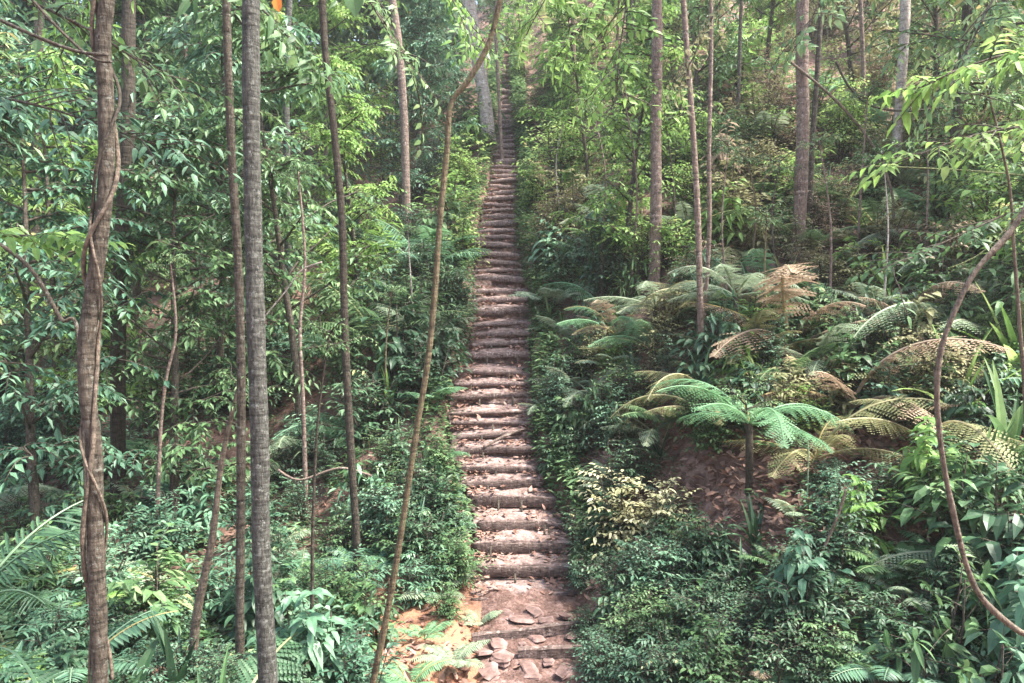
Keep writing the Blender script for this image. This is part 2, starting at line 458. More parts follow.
P = {}
P['shrub_a'] = shrub_proto('leafy_shrub', 11, 1.0, .62, 9, 14, 8, .082, .5)
P['shrub_b'] = shrub_proto('leafy_shrub', 12, 1.0, .7, 8, 12, 8, .115, .33)
P['shrub_c'] = shrub_proto('dense_shrub', 13, .9, .65, 12, 16, 9, .052, .55)
P['shrub_d'] = shrub_proto('leafy_shrub', 14, 1.1, .55, 5, 9, 6, .17, .46, bend=.5)
P['whorl'] = shrub_proto('whorled_sapling', 15, 1.15, .5, 4, 7, 12, .17, .30, bend=.45, whorl=1, low=.35)
P['sap_a'] = shrub_proto('sapling', 21, 3.2, 1.0, 6, 22, 9, .135, .48, bend=.35, low=.2)
P['sap_b'] = shrub_proto('sapling', 22, 3.6, 1.1, 5, 20, 9, .17, .44, bend=.5, low=.25)
P['sap_c'] = shrub_proto('sapling', 23, 2.8, 1.1, 7, 22, 9, .105, .55, bend=.3, low=.15)
P['tree_a'] = tree_proto('understorey_tree', 31, 8, 2.3, 38, 12, 9, .165, .5)
P['tree_b'] = tree_proto('understorey_tree', 32, 9, 2.6, 42, 12, 9, .185, .48, low=.3)
P['tree_c'] = tree_proto('understorey_tree', 33, 7, 2.2, 38, 13, 9, .13, .58, low=.12)
P['tree_far'] = tree_proto('forest_tree', 34, 13, 3.8, 60, 11, 8, .38, .5, low=.22, trunk_r=.12)
fr_t = [frond_mesh('tree_fern_frond', 41 + i, 1.2 + .15 * i, [.27, .24, .29][i], 28, .24, True, [.8, 1.3, 1.8][i], [.55, .75, .9][i], pdroop=.6, angle=[1.0, 1.15, .9][i]) for i in range(3)]
fr_s = [frond_mesh('fern_frond', 51 + i, .8, .17, 20, .26, False, 1.25, .95, angle=1.25) for i in range(3)]
fr_p = [frond_mesh('palm_frond', 61 + i, 1.9, .48, 26, .085, False, 1.35, 1.0, 'palm' if 'palm' in M else 'mid', angle=.95, pdroop=.6) for i in range(3)]
P['tfern'] = rosette_proto('tree_fern', fr_t, 10, 71, (-.35, .15), trunk=.75)
P['tfern']['h'] = 1.2
P['fern'] = rosette_proto('fern', fr_s, 9, 72, (-.3, .3)); P['fern']['h'] = .6; P['fern']['r'] = .6
P['fern2'] = rosette_proto('fern', fr_s, 6, 73, (-.4, .2)); P['fern2']['h'] = .6; P['fern2']['r'] = .6
P['bfern'] = rosette_proto('bracken', fr_t, 8, 74, (-.4, .4), scale=(.6, 1.15)); P['bfern']['h'] = .8; P['bfern']['r'] = .9
P['palm'] = rosette_proto('palm', fr_p, 9, 75, (-.3, .3), trunk=.25); P['palm']['h'] = 1.7; P['palm']['r'] = 1.4
P['strap'] = strap_proto('strap_leaf_plant', 81, 18, .75, .055)
P['strapw'] = strap_proto('broad_leaf_herb', 82, 12, .6, .10, 1.0, (.3, 1.2))
P['grass'] = strap_proto('grass_tuft', 83, 42, .5, .014, 1.5, (.7, 1.5))

# ------------------------------------------------------------------ ground
def axis(segs):
    out = []
    for a, b, st in segs:
        k = max(1, int(round((b - a) / st)))
        out += [a + (b - a) * i / k for i in range(k)]
    out.append(segs[-1][1]); return out
xs = axis([(-160, -40, 12), (-40, -12, 1.4), (-12, -2.2, .28), (-2.2, 2.2, .07), (2.2, 10, .25), (10, 40, 1.5), (40, 160, 12)])
ys = axis([(-40, 0, 4), (0, 5, .4), (5, 8.3, .1), (8.3, 9, .05), (9, 24, .12), (24, 46, .25), (46, 100, 1.6), (100, 260, 16)])
vs = [(x, y, ground(x, y)) for y in ys for x in xs]
nx = len(xs)
fs = [(j * nx + i, j * nx + i + 1, (j + 1) * nx + i + 1, (j + 1) * nx + i) for j in range(len(ys) - 1) for i in range(nx - 1)]
me = bpy.data.meshes.new('ground'); me.from_pydata(vs, [], fs); me.materials.append(M['ground'])
me.polygons.foreach_set('use_smooth', [True] * len(me.polygons)); me.update()
g = link('ground', me); tag(g, kind='structure')

# ------------------------------------------------------------------ stairway
ORD = ['first','second','third','fourth','fifth','sixth','seventh','eighth','ninth','tenth','eleventh','twelfth','thirteenth','fourteenth','fifteenth','sixteenth','seventeenth','eighteenth','nineteenth']
def ordinal(n):
    if n <= 19: return ORD[n - 1]
    t = {2: 'twent', 3: 'thirt', 4: 'fort', 5: 'fift'}[n // 10]
    return t + 'ieth' if n % 10 == 0 else t + 'y-' + ORD[n % 10 - 1]

def slab(mb, x0, x1, y0, y1, ztop, thick, nx_, ny_, rough, seed, dx=0, crown=.0, zslope=0.0):
    """irregular slab with noisy top and edges"""
    b = len(mb.v)
    def top(i, j):
        u, v = i / nx_, j / ny_
        x = x0 + (x1 - x0) * u; y = y0 + (y1 - y0) * v
        nn = noise.noise(Vector((x * 3, y * 3, seed))) * rough + noise.noise(Vector((x * 11, y * 11, seed + 3))) * rough * .6
        fy = noise.noise(Vector((x * 2.3, seed * 3.1, 0))) * .03
        return Vector((x, y + fy, ztop + dx * (u - .5) + nn - crown * (abs(u - .5) * 2) ** 3 + zslope * v))
    for j in range(ny_ + 1):
        for i in range(nx_ + 1):
            p = top(i, j)
            if j == 0: p.z -= .015
            mb.v.append(p); mb.a.append(.5)
    o = len(mb.v)
    for j in range(ny_ + 1):
        for i in range(nx_ + 1):
            p = top(i, j); p.z = ztop - thick + dx * (i / nx_ - .5); p.y += .2 if j == 0 else 0; mb.v.append(p); mb.a.append(.5)
    w = nx_ + 1
    for j in range(ny_):
        for i in range(nx_):
            k = b + j * w + i; mb.f.append((k, k + 1, k + w + 1, k + w))
            k = o + j * w + i; mb.f.append((k, k + w, k + w + 1, k + 1))
    for i in range(nx_):
        k, m = b + i, o + i; mb.f.append((k, m, m + 1, k + 1))
        k, m = b + ny_ * w + i, o + ny_ * w + i; mb.f.append((k, k + 1, m + 1, m))
    for j in range(ny_):
        k, m = b + j * w, o + j * w; mb.f.append((k, k + w, m + w, m))
        k, m = b + j * w + nx_, o + j * w + nx_; mb.f.append((k, m, m + w, k + w))

def log_mesh(mb, x0, x1, y, z, ry, rz_, tilt, yaw, seed, ex=.6):
    """weathered timber across the step: flattened round section, worn ends"""
    n = 16; m = 10; b = len(mb.v)
    for i in range(n + 1):
        u = i / n; x = x0 + (x1 - x0) * u
        sc = 1 - .35 * (1 - min(1, min(u, 1 - u) * 12)) 
        bow = noise.noise(Vector((x * 1.6, seed, 0))) * .035
        for k in range(m):
            a = 2 * math.pi * k / m
            rr = 1 + .16 * noise.noise(Vector((x * 4, math.cos(a) * 1.5 + seed, math.sin(a) * 1.5)))
            sx = abs(math.cos(a)) ** ex * math.copysign(1, math.cos(a)); sz = abs(math.sin(a)) ** ex * math.copysign(1, math.sin(a))
            mb.v.append(Vector((x, y + yaw * (u - .5) + bow + sx * ry * rr * sc, z + tilt * (u - .5) + bow * .3 + sz * rz_ * rr * sc))); mb.a.append(.5)
    for i in range(n):
        for k in range(m):
            k2 = (k + 1) % m
            mb.f.append((b + i * m + k, b + i * m + k2, b + (i + 1) * m + k2, b + (i + 1) * m + k))
    mb.f.append(tuple(b + k for k in range(m))[::-1]); mb.f.append(tuple(b + n * m + k for k in range(m)))

R.seed(5)
for i, (xc, y, z, hw) in enumerate(STEPS):
    y2 = STEPS[i + 1][1] if i + 1 < len(STEPS) else y + .9
    zp = STEPS[i - 1][2] if i else -.03
    rise = z - zp
    t = empty('earth_step', (xc, y, zp))
    off = Vector((-xc, -y, -zp))
    def moved(mb):
        mb.v = [v + off for v in mb.v]; return mb
    tilt = R.uniform(-.065, .07); yaw = R.uniform(-.13, .13)
    if i == 8: tilt = .07; yaw = .1
    jl, jr = R.uniform(-.15, .10) * (1 if i > 5 else .5), R.uniform(-.10, .14) * (1 if i > 5 else .5)
    lg = MB()
    zz = rise * R.uniform(.36, .5) - .01 if i < 7 else min(.075, rise * R.uniform(.17, .30))
    log_mesh(lg, xc - hw + jl, xc + hw + jr, y, z - zz - .012, .022 if i < 7 else .034, zz, tilt, yaw, i * 3.3, .35 if i < 7 else .42)
    link('riser_timber', moved(lg).mesh('riser_timber', M['logpale' if i > 11 else 'log'], True), t)
    tr = MB()
    slab(tr, xc - hw - .03 + jl * .3, xc + hw + .03 + jr * .3, y + .012, y2 + .10, z - .006, .34, 34, 11, .032, i * 1.7, tilt, .05, .03 + rise * .12)
    link('tread', moved(tr).mesh('tread', M['tread'], True), t)
    npeg = R.choice([1, 2, 2]) if i < 16 else 0
    for k in range(npeg):
        px_ = xc + R.uniform(-.5, .5) * hw * 1.5; pg = MB()
        pg.tube([Vector((px_, y - .085, zp - .15)), Vector((px_ + R.uniform(-.02, .02), y - .09, z - .03 - R.uniform(0, .05)))], [.016, .013], 6)
        link('stake', moved(pg).mesh('stake', M['bark'], True), t)
    look = 'wide earth step behind a sawn timber riser' if i < 7 else ('earth step behind a rounded worn log' if i < 24 else 'small distant earth step behind a timber edge')
    tag(t, look + ', ' + ordinal(i + 1) + ' up from the stairway foot', 'step', 'steps climbing the hillside')

pm = MB(); nxp, nyp = 30, 70
for j in range(nyp + 1):
    for i in range(nxp + 1):
        y = 5.6 + (8.66 - 5.6) * j / nyp
        c = .12 + .22 * (8.6 - y) / 3; hw = .52 + .07 * (8.6 - y) + .07 * noise.noise(Vector((y * 2, 4 if i > 15 else 8, 0)))
        u = i / nxp * 2 - 1; x = c + u * hw
        pm.v.append(Vector((x, y, ground(x, y) + .012 + .05 * (1 - abs(u) ** 4) * (.6 + .5 * noise.noise(Vector((x * 4, y * 4, 2)))) - .05 * abs(u) ** 8))); pm.a.append(.5)
for j in range(nyp):
    for i in range(nxp):
        k = j * (nxp + 1) + i; pm.f.append((k, k + 1, k + nxp + 2, k + nxp + 1))
tag(link('path', pm.mesh('path', M['pathsoil'], True)), kind='structure')

# loose boards, stones and sticks near the foot
def board(p, q, wy, th, label, name='loose_board'):
    p.z += .03; q.z += .03
    mb = MB(); d = q - p
    n = 10; L = d.length; ux = d.normalized(); uy = Z.cross(ux).normalized(); uz = ux.cross(uy)
    b = len(mb.v)
    for i in range(n + 1):
        u = i / n; c = ux * (L * u)
        nn = noise.noise(Vector((u * 4, L, 0))) * .012
        for (a, e) in ((-1, -1), (1, -1), (1, 1), (-1, 1)):
            mb.v.append(c + uy * a * (wy / 2 + nn) + uz * (e * th / 2 + nn)); mb.a.append(.5)
    for i in range(n):
        for k in range(4):
            k2 = (k + 1) % 4; mb.f.append((b + i * 4 + k, b + i * 4 + k2, b + (i + 1) * 4 + k2, b + (i + 1) * 4 + k))
    mb.f.append((3, 2, 1, 0)); mb.f.append(tuple(b + n * 4 + k for k in range(4)))
    o = link(name, mb.mesh(name, M['log'])); o.location = p
    tag(o, label, 'board'); return o
def gp(px, py, dz=0):
    p = hit(px, py); p.z += dz; return p
board(gp(472, 646, .03), gp(592, 632, .05), .07, .10, 'long thin board lying askew across the dirt below the lowest step')
board(gp(518, 662, .04), gp(582, 660, .05), .08, .12, 'short dark board holding back dirt at the very bottom of the path')
R.seed(17)
stones = [(536, 644, .10, 'pale oblong stone resting under the askew board'), (574, 641, .11, 'flat grey stone at the right end of the askew board'),
          (596, 646, .08, 'small pinkish stone right of the path by the dark bush'), (502, 664, .12, 'angular stone slab left of the short dark board'),
          (522, 625, .13, 'tilted flat rock in the dirt just below the lowest step'), (535, 617, .09, 'flat rock lying highest, tight under the lowest step'),
          (498, 650, .10, 'reddish stone beside the left end of the askew board'), (530, 677, .12, 'thin flat stone at the bottom edge of the path'),
          (565, 677, .10, 'rough stone at the bottom edge, right of the thin flat stone'), (512, 636, .07, 'small stone chip between tilted rock and askew board')]
stones += [(546, 626, .08, 'brown rock chip in the dirt centre right below the lowest step'), (566, 622, .09, 'flat brown slab near the dark bush below the lowest step'), (508, 618, .07, 'brown rock chip left below the lowest step'),
          (484, 658, .09, 'brown slab at the left rim of the path bottom'), (490, 678, .10, 'brown slab in the lower left corner of the path'), (548, 668, .07, 'small rock under the short dark board'), (588, 672, .09, 'rock at the right rim of the path bottom'), (522, 650, .06, 'small chip under the middle of the askew board')]
for (px, py, s_, lab) in stones:
    mb = MB(); n = 9; rings = 6
    sx, sy, sz = s_ * R.uniform(.9, 1.3), s_ * R.uniform(.6, .9), s_ * R.uniform(.16, .28); sd = R.uniform(0, 50)
    mb.v.append(Vector((0, 0, -sz)))
    for j in range(1, rings):
        ph = -math.pi / 2 + math.pi * j / rings
        for k in range(n):
            a = 2 * math.pi * k / n; v = dirv(a, ph); f_ = 1 + .5 * noise.noise(v * 1.3 + Vector((sd, 0, 0)))
            bx = [math.copysign(abs(c_) ** .65, c_) for c_ in v]
            mb.v.append(Vector((bx[0] * sx * f_, bx[1] * sy * f_, bx[2] * sz * f_)))
    mb.v.append(Vector((0, 0, sz)))
    for k in range(n): mb.f.append((0, 1 + (k + 1) % n, 1 + k))
    for j in range(rings - 2):
        for k in range(n):
            k2 = (k + 1) % n; a_ = 1 + j * n; mb.f.append((a_ + k, a_ + k2, a_ + n + k2, a_ + n + k))
    a_ = 1 + (rings - 2) * n; last = len(mb.v) - 1
    for k in range(n): mb.f.append((a_ + k, a_ + (k + 1) % n, last))
    mb.a = [.5] * len(mb.v)
    o = link('stone', mb.mesh('stone', M['stone'])); o.location = gp(px, py, .06); o.rotation_euler = (R.uniform(-.2, .2), R.uniform(-.2, .2), R.uniform(0, 3))
    tag(o, lab, 'stone', 'loose stones at the foot of the steps')

# ------------------------------------------------------------------ individual trunks
def smooth_path(pts, sub=4):
    out = []
    n = len(pts)
    for i in range(n - 1):
        p0, p1, p2, p3 = pts[max(i - 1, 0)], pts[i], pts[i + 1], pts[min(i + 2, n - 1)]
        for k in range(sub):
            t = k / sub
            out.append(.5 * ((2 * p1) + (p2 - p0) * t + (2 * p0 - 5 * p1 + 4 * p2 - p3) * t * t + (3 * p1 - p0 - 3 * p2 + p3) * t ** 3))
    out.append(pts[-1]); return out

def crown_mesh(name, seed, r, limbs, tw, nl, ll, lw):
    R.seed(seed); lf, st = MB(), MB()
    for k in range(limbs):
        dd = dirv(R.uniform(0, 6.28), R.uniform(.1, 1.2)); q = Vector((0, 0, R.uniform(-.9, .1))); L = r * R.uniform(.6, 1.1); lp = []
        for i in range(6):
            lp.append(q.copy()); q = q + dd * L / 5; dd = (dd + Vector((R.uniform(-.2, .2), R.uniform(-.2, .2), R.uniform(-.12, .1)))).normalized()
        st.tube(lp, [.03 * (1 - .85 * i / 5) for i in range(6)], 5)
        for t_ in range(tw):
            u2 = .3 + .7 * R.random(); i = min(4, int(u2 * 5)); b = lp[i].lerp(lp[i + 1], u2 * 5 - i)
            twig(lf, st, b, dirv(R.uniform(0, 6.28), R.uniform(-.3, .5)), R.uniform(.3, .7), nl, ll, lw, 0, .3, 0, .5)
    return lf.mesh(name, M['mid']), st.mesh(name + '_limbs', M['bark'], True)
CROWN = [crown_mesh('crown', 91, 1.5, 9, 7, 8, .17, .4), crown_mesh('crown', 92, 1.2, 8, 7, 7, .14, .45)]

LAND = []    # landmarks for labels: (text, px, py)
def trunk(name, pix, Y, wpx, mat, label, cat='tree', height=9, crown=0, crown_s=1.0, taper=.8, crown_mat='mid', base_extra=True, cname='trunk', n=12, knots=.04):
    """pix: screen-measured axis from top to bottom, standing at depth Y; carried on up to `height` and down to the ground"""
    if height == 0: crown, crown_s, taper = 1 + len(label) % 2, R.uniform(.2, .34), .3
    if base_extra:
        h_ = hit(*pix[-1])
        if h_ is not None and h_.y < Y: Y = h_.y
    pts = [at(a, b, Y) for a, b in pix]
    while len(pts) > 2 and pts[-1].z < ground(pts[-1].x, pts[-1].y): pts.pop()
    top, nxt = pts[0], pts[1]
    gb = pts[-1]
    if base_extra:
        gz = ground(gb.x, gb.y)
        if gb.z > gz: 
            dd = (pts[-1] - pts[-2]).normalized(); dd = Vector((dd.x * .5, 0, -1)).normalized()
            q = gb + dd * ((gb.z - gz) / max(.3, -dd.z)); q.z = ground(q.x, q.y) - .15; pts.append(q)
        else: pts[-1].z = gz - .15
    if height and top.z < ground(pts[-1].x, pts[-1].y) + height:
        dd = (top - nxt).normalized(); dd = Vector((dd.x * .5, dd.y * .5, max(dd.z, .6))).normalized()
        hh = ground(pts[-1].x, pts[-1].y) + height - top.z
        pts = [top + dd * hh + Vector((.1, .1, 0)), top + dd * hh * .5] + pts
    path = smooth_path(pts[::-1], 6)          # base to top
    base = path[0].copy()
    Yr = base.y; r0 = wpx / 2 * Yr / F
    N = len(path); zb, zt = path[0].z, path[-1].z
    loc = base.copy(); loc.z = ground(base.x, base.y)
    mb = MB()
    rs = []
    for i, p in enumerate(path):
        u = (p.z - zb) / max(.1, (zt - zb))
        rs.append(r0 * (1.06 - (1 - taper) * u + (.35 * math.exp(-(p.z - zb) * 5) if base_extra else 0)) * (1 + knots * 2 * noise.noise(p * 3) + knots * 3 * max(0, noise.noise(p * 9) - .1)))
    mb.tube([p - loc for p in path], rs, n)
    mesh = mb.mesh(cname, M[mat], True)
    if crown:
        root = empty(name, loc); link(cname, mesh, root)
        cm, lm = CROWN[crown - 1]
        c = link('crown', cm, root); c.location = path[-1] - loc; c.scale = (crown_s,) * 3
        c.material_slots[0].link = 'OBJECT'; c.material_slots[0].material = M[crown_mat]
        c2 = link('limbs', lm, root); c2.location = path[-1] - loc; c2.scale = (crown_s,) * 3
        tag(root, label, cat)
        return root, path
    root = link(name, mesh); root.location = loc
    tag(root, label, cat); return root, path

tA, pA = trunk('tree', [(108, -20), (103, 40), (106, 100), (106, 180), (100, 240), (92, 300), (86, 350), (88, 400), (94, 450), (95, 520), (98, 600), (100, 683)], 4.6, 16, 'bark',
      'upright grey-brown trunk wrapped in twisting vines near the left edge', height=7.5, crown=1)
tB, pB = trunk('tree', [(251, -20), (251, 60), (252, 160), (254, 260), (257, 360), (260, 450), (261, 540), (265, 620), (268, 683)], 5.2, 18, 'barkgrey',
      'smooth grey trunk standing bare from bottom to top, left of centre', height=8, crown=2)
tC, pC = trunk('tree', [(226, -20), (228, 60), (232, 160), (238, 260), (241, 360), (241, 470), (240, 600), (240, 683)], 6.4, 8.5, 'bark',
      'brown mossy trunk close behind the smooth grey trunk', height=8, crown=1, crown_s=.8)
trunk('tree', [(321, -20), (326, 60), (334, 130), (342, 220), (344, 300), (347, 380), (352, 470), (356, 530)], 8.3, 7.5, 'barkdark',
      'slender dark trunk with pale mottles between smooth grey trunk and kinked sapling', height=8, crown=2, crown_mat='blue')
trunk('young_tree', [(502, -10), (490, 40), (470, 78), (451, 104), (447, 150), (440, 220), (435, 290), (428, 360), (415, 440), (400, 540), (386, 620), (372, 690)], 5.6, 6.5, 'barkmoss',
      'thin leaning sapling with a sharp kink, left of the stairway', height=6, crown=2, crown_s=.45, taper=.75)
trunk('tree', [(466, -20), (470, 10), (478, 60), (486, 110), (490, 140)], 27, 13, 'barkpale',
      'pale pinkish trunk beside the top of the stairway', height=10, crown=1, crown_s=1.2)
trunk('young_tree', [(495, 20), (498, 80), (500, 120), (502, 160)], 23, 3.5, 'barkpink',
      'very thin stem in front of the top steps', height=5, crown=2, crown_s=.5)
trunk('tree', [(657, -20), (657, 60), (656, 130), (656, 200), (654, 290)], 14.2, 11, 'barkpink',
      'straight brown trunk right of the stairway, ending among shrubs', height=8, crown=1, crown_mat='bright')
trunk('young_tree', [(684, 10), (690, 90), (696, 180), (699, 260), (700, 330), (694, 375)], 10.4, 6, 'barkpink',
      'thin pinkish stem rising above the green tree fern', height=6, crown=2, crown_s=.6, crown_mat='bright')
trunk('young_tree', [(711, -10), (711, 60), (709, 150), (709, 240), (702, 340)], 10.9, 4.5, 'barkpink',
      'thinner straight stem just right of the pinkish stem', height=6, crown=2, crown_s=.5, crown_mat='mid')
trunk('tree', [(803, -20), (802, 60), (803, 120), (800, 210), (797, 270)], 15.5, 12, 'barkpink',
      'broad pinkish trunk in the upper right thicket', height=9, crown=1)
trunk('tree', [(822, -20), (818, 60), (812, 150), (806, 250)], 16.5, 5, 'bark',
      'narrow brown trunk hugging the broad pinkish trunk on its right', height=9, crown=2)
trunk('tree', [(906, -20), (904, 40), (900, 100), (895, 170)], 19, 9, 'barkpale',
      'slim white trunk at the upper right', height=9, crown=1)
trunk('tree', [(969, -20), (965, 50), (958, 110), (948, 190)], 13, 10, 'barkdark',
      'dark slender trunk near the top right corner', height=8, crown=1)
trunk('tree', [(388, -20), (394, 10), (400, 60), (404, 120), (406, 190)], 19, 8, 'barkpink',
      'pale distant trunk above the palm, left of the kinked sapling', height=9, crown=2)
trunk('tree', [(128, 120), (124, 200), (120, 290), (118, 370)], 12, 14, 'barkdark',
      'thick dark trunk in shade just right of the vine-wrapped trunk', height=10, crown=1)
trunk('young_tree', [(240, 380), (222, 460), (212, 540), (196, 620), (186, 683)], 6.9, 10, 'vine',
      'brown slanting stem crossing low behind the mossy trunk', height=0, taper=.6)
trunk('young_tree', [(330, 330), (318, 420), (313, 520), (312, 600), (309, 683)], 6.3, 4.5, 'barkdark',
      'thin dark stem low between smooth grey trunk and kinked sapling', height=0, taper=.5)
trunk('young_tree', [(298, 170), (305, 260), (300, 330), (303, 400)], 10.5, 5, 'barkpink',
      'thin pale stem in the thicket right of the smooth grey trunk', height=0, taper=.6)
trunk('young_tree', [(985, 80), (1000, 140), (1010, 190), (1014, 250), (1020, 330), (1026, 420)], 6.2, 5.5, 'vine',
      'thin bent stem along the right edge above the looping liana', height=0, taper=.7)
trunk('young_tree', [(746, 395), (747, 440), (748, 490)], 8.3, 5, 'barkdark', 'short dark stem below the green tree fern', height=0, taper=.8)
trunk('young_tree', [(170, 260), (176, 330), (166, 380), (160, 440)], 9.5, 5, 'barkpink', 'faint pale stem between vine-wrapped trunk and mossy trunk', height=0, taper=.6)
for i_, (a_, b_, yy_, w_, lab_) in enumerate([(40, 60, 16, 9, 'slim brown trunk near the top left corner'), (185, 30, 18, 4.5, 'slim trunk in the top left thicket beyond the mossy trunk'),
        (290, 20, 17, 7, 'narrow trunk high behind the slender mottled trunk'), (575, 0, 24, 6, 'narrow trunk high right of the stairway top'),
        (742, 0, 17, 3.5, 'narrow trunk left of the broad pinkish trunk'), (860, 10, 21, 4, 'thin trunk between broad pinkish and slim white trunks'),
        (1005, 0, 17, 5, 'brown trunk in the top right corner'), (620, 0, 20, 3, 'very narrow trunk high left of the straight brown trunk')]):
    trunk('tree', [(a_, -20), (a_ + R.uniform(-4, 4), b_ + 60), (a_ + R.uniform(-6, 6), b_ + 150)], yy_, w_, ['bark', 'barkpink', 'barkgrey', 'barkmoss'][i_ % 4], lab_, height=10, crown=1 + i_ % 2)

# lianas: curved free stems
def liana(pix, Ys, w, mat, label, name='liana', cat='vine', ground_end=True):
    pts = [at(a, b, Ys if not isinstance(Ys, (list, tuple)) else Ys[i]) for i, (a, b) in enumerate(pix)]
    if ground_end:
        q = pts[-1].copy(); q.z = ground(q.x, q.y) - .1; pts.append(q)
    path = smooth_path(pts, 7); loc = path[-1].copy()
    mb = MB(); mb.tube([p - loc for p in path], [w / 2 * (1 + .3 * noise.noise(p * 5) + .22 * max(0, noise.noise(p * 14))) for p in path], 9)
    o = link(name, mb.mesh(name, M[mat], True)); o.location = loc; tag(o, label, cat); return o
liana([(1075, 120), (1040, 185), (1010, 232), (975, 272), (953, 315), (940, 355), (937, 400), (943, 460), (955, 520), (968, 570), (985, 602), (1020, 632), (1060, 655)], 4.7, .034, 'vine',
      'looping brown liana curving through the right side of the picture')
liana([(836, 62), (850, 88), (872, 106), (905, 111), (940, 108), (965, 104), (985, 90)], [12.4, 12.4, 12.4, 12.5, 12.6, 12.8, 13], .035, 'barkdark', 'dark sagging vine strung towards the dark trunk at the upper right', ground_end=False)
liana([(788, 60), (830, 95), (862, 130), (880, 160), (893, 200)], 12, .04, 'vine', 'leaning brown branch right of the broad pinkish trunk', 'fallen_branch', 'branch')
liana([(0, 20), (45, 40), (80, 52), (108, 55)], 4.4, .02, 'bark', 'thin bare branch reaching in from the top left corner', 'hanging_branch', 'branch', False)
liana([(28, -5), (60, 30), (92, 58), (112, 62)], 4.5, .016, 'bark', 'thinner arching twig meeting the vine-wrapped trunk at the top left', 'hanging_branch', 'branch', False)
liana([(-10, 238), (30, 268), (60, 318), (80, 352)], 7, .035, 'bark', 'slanting grey branch left of the vine-wrapped trunk', 'fallen_branch', 'branch')
liana([(846, 490), (836, 520), (818, 560), (796, 598)], 6.6, .026, 'vine', 'brown fallen stick slanting over leaf litter, lower right', 'fallen_branch', 'branch', False)
liana([(868, 166), (920, 168), (975, 171), (1030, 176)], 7.5, .014, 'stem', 'straight pale twig stretched level across the upper right', 'hanging_branch', 'branch', False)
liana([(1030, 200), (985, 250), (950, 268)], 7.7, .012, 'stem', 'short green twig drooping behind the looping liana', 'hanging_branch', 'branch', False)
liana([(552, 436), (525, 430), (505, 436), (484, 447)], [11.6, 11.25, 11.05, 10.9], .045, 'barkpink', 'bare root crossing the steps midway up', 'tree_root', 'root', False)
FS = hit(748, 492); fz = ground(FS.x, FS.y) + .75
fa = Vector((FS.x + .02, FS.y - .03, fz)); fb = at(800, 430, FS.y - .45)
FSP = [proj(fa)[:2], proj((fa + fb) / 2 + Vector((.01, 0, .08)))[:2], proj(fb)[:2], (808, 446)]
liana(FSP, [fa.y, FS.y - .2, FS.y - .45, FS.y - .5], .016, 'fernpale', 'pale curved fern stalk dropping from the green tree fern', 'fern_stalk', 'stalk', True)
liana([(262, 320), (285, 292), (302, 270), (322, 262)], 8.8, .016, 'barkpale', 'pale forked twig right of the smooth grey trunk', 'hanging_branch', 'branch', False)
liana([(278, 470), (300, 480), (340, 468), (372, 476)], 9.5, .03, 'barkpink', 'fallen pale branch in the undergrowth left of the steps', 'fallen_branch', 'branch', False)

# vines twisted round the first trunk
def twist(path, rtr, off, w, ph, turns, z0, z1, label, mat='vine'):
    sel = [p for p in path if z0 <= p.z <= z1]
    pts = []
    n = len(sel) * 5
    for i in range(n):
        u = i / (n - 1); f_ = u * (len(sel) - 1); k = min(len(sel) - 2, int(f_)); c = sel[k].lerp(sel[k + 1], f_ - k)
        a = ph + turns * 2 * math.pi * (u + .05 * math.sin(u * 9 + ph))
        rr = rtr + off * (1 + .5 * math.sin(u * 13 + ph))
        pts.append(c + Vector((math.cos(a) * rr, math.sin(a) * rr, 0)))
    loc = pts[0].copy(); mb = MB(); mb.tube([p - loc for p in pts], [w / 2 * (1 + .25 * noise.noise(p * 6)) for p in pts], 8)
    o = link('climbing_vine', mb.mesh('climbing_vine', M[mat], True)); o.location = loc; tag(o, label, 'vine', 'vines wound round the left trunk')
twist(pA, .050, .016, .026, .4, 2.6, .9, 5.6, 'thick brown vine twisting round the trunk nearest the left edge')
twist(pA, .050, .012, .018, 3.3, -2.1, 1.0, 4.0, 'thin pale vine crossing the thick vine on the leftmost trunk')
twist(pA, .050, .02, .02, 2.2, 1.3, 3.6, 5.8, 'dark loose vine looping off the upper leftmost trunk', 'barkdark')

# ------------------------------------------------------------------ plants
THINGS = []     # (obj, description, colour word, category, group, px, py)
CW = {'dark': 'dark green', 'mid': 'mid-green', 'blue': 'bluish green', 'bright': 'bright green', 'olive': 'olive', 'brown': 'dry brown', 'yellow': 'cream-yellow', 'fern': 'fresh green', 'fernpale': 'pale green'}
KW = {'shrub_a': ('oval-leaved shrub', 'shrub'), 'shrub_b': ('narrow-leaved shrub', 'shrub'), 'shrub_c': ('dense small-leaved shrub', 'shrub'), 'shrub_d': ('large-leaved shrub', 'shrub'),
      'whorl': ('drooping whorl-leaved sapling', 'sapling'), 'sap_a': ('bushy sapling', 'sapling'), 'sap_b': ('loose sapling', 'sapling'), 'sap_c': ('fine-leaved sapling', 'sapling'),
      'tree_a': ('small leafy tree', 'tree'), 'tree_b': ('tall leafy tree', 'tree'), 'tree_c': ('dense leafy tree', 'tree'), 'tree_far': ('big forest tree', 'tree'),
      'tfern': ('tree fern', 'fern'), 'fern': ('full fern', 'fern'), 'fern2': ('sparse fern', 'fern'), 'bfern': ('feathery fern', 'fern'),
      'palm': ('feather palm', 'palm'), 'strap': ('strap-leaved plant', 'plant'), 'strapw': ('broad-leaved herb', 'plant'), 'grass': ('grassy tuft', 'plant')}
GW = {'shrub': 'shrubs of the forest understorey', 'sapling': 'saplings on the slope', 'tree': 'leafy trees around the stairway', 'fern': 'ferns on the slope', 'palm': 'palms in the thicket', 'plant': 'low plants by the ground'}
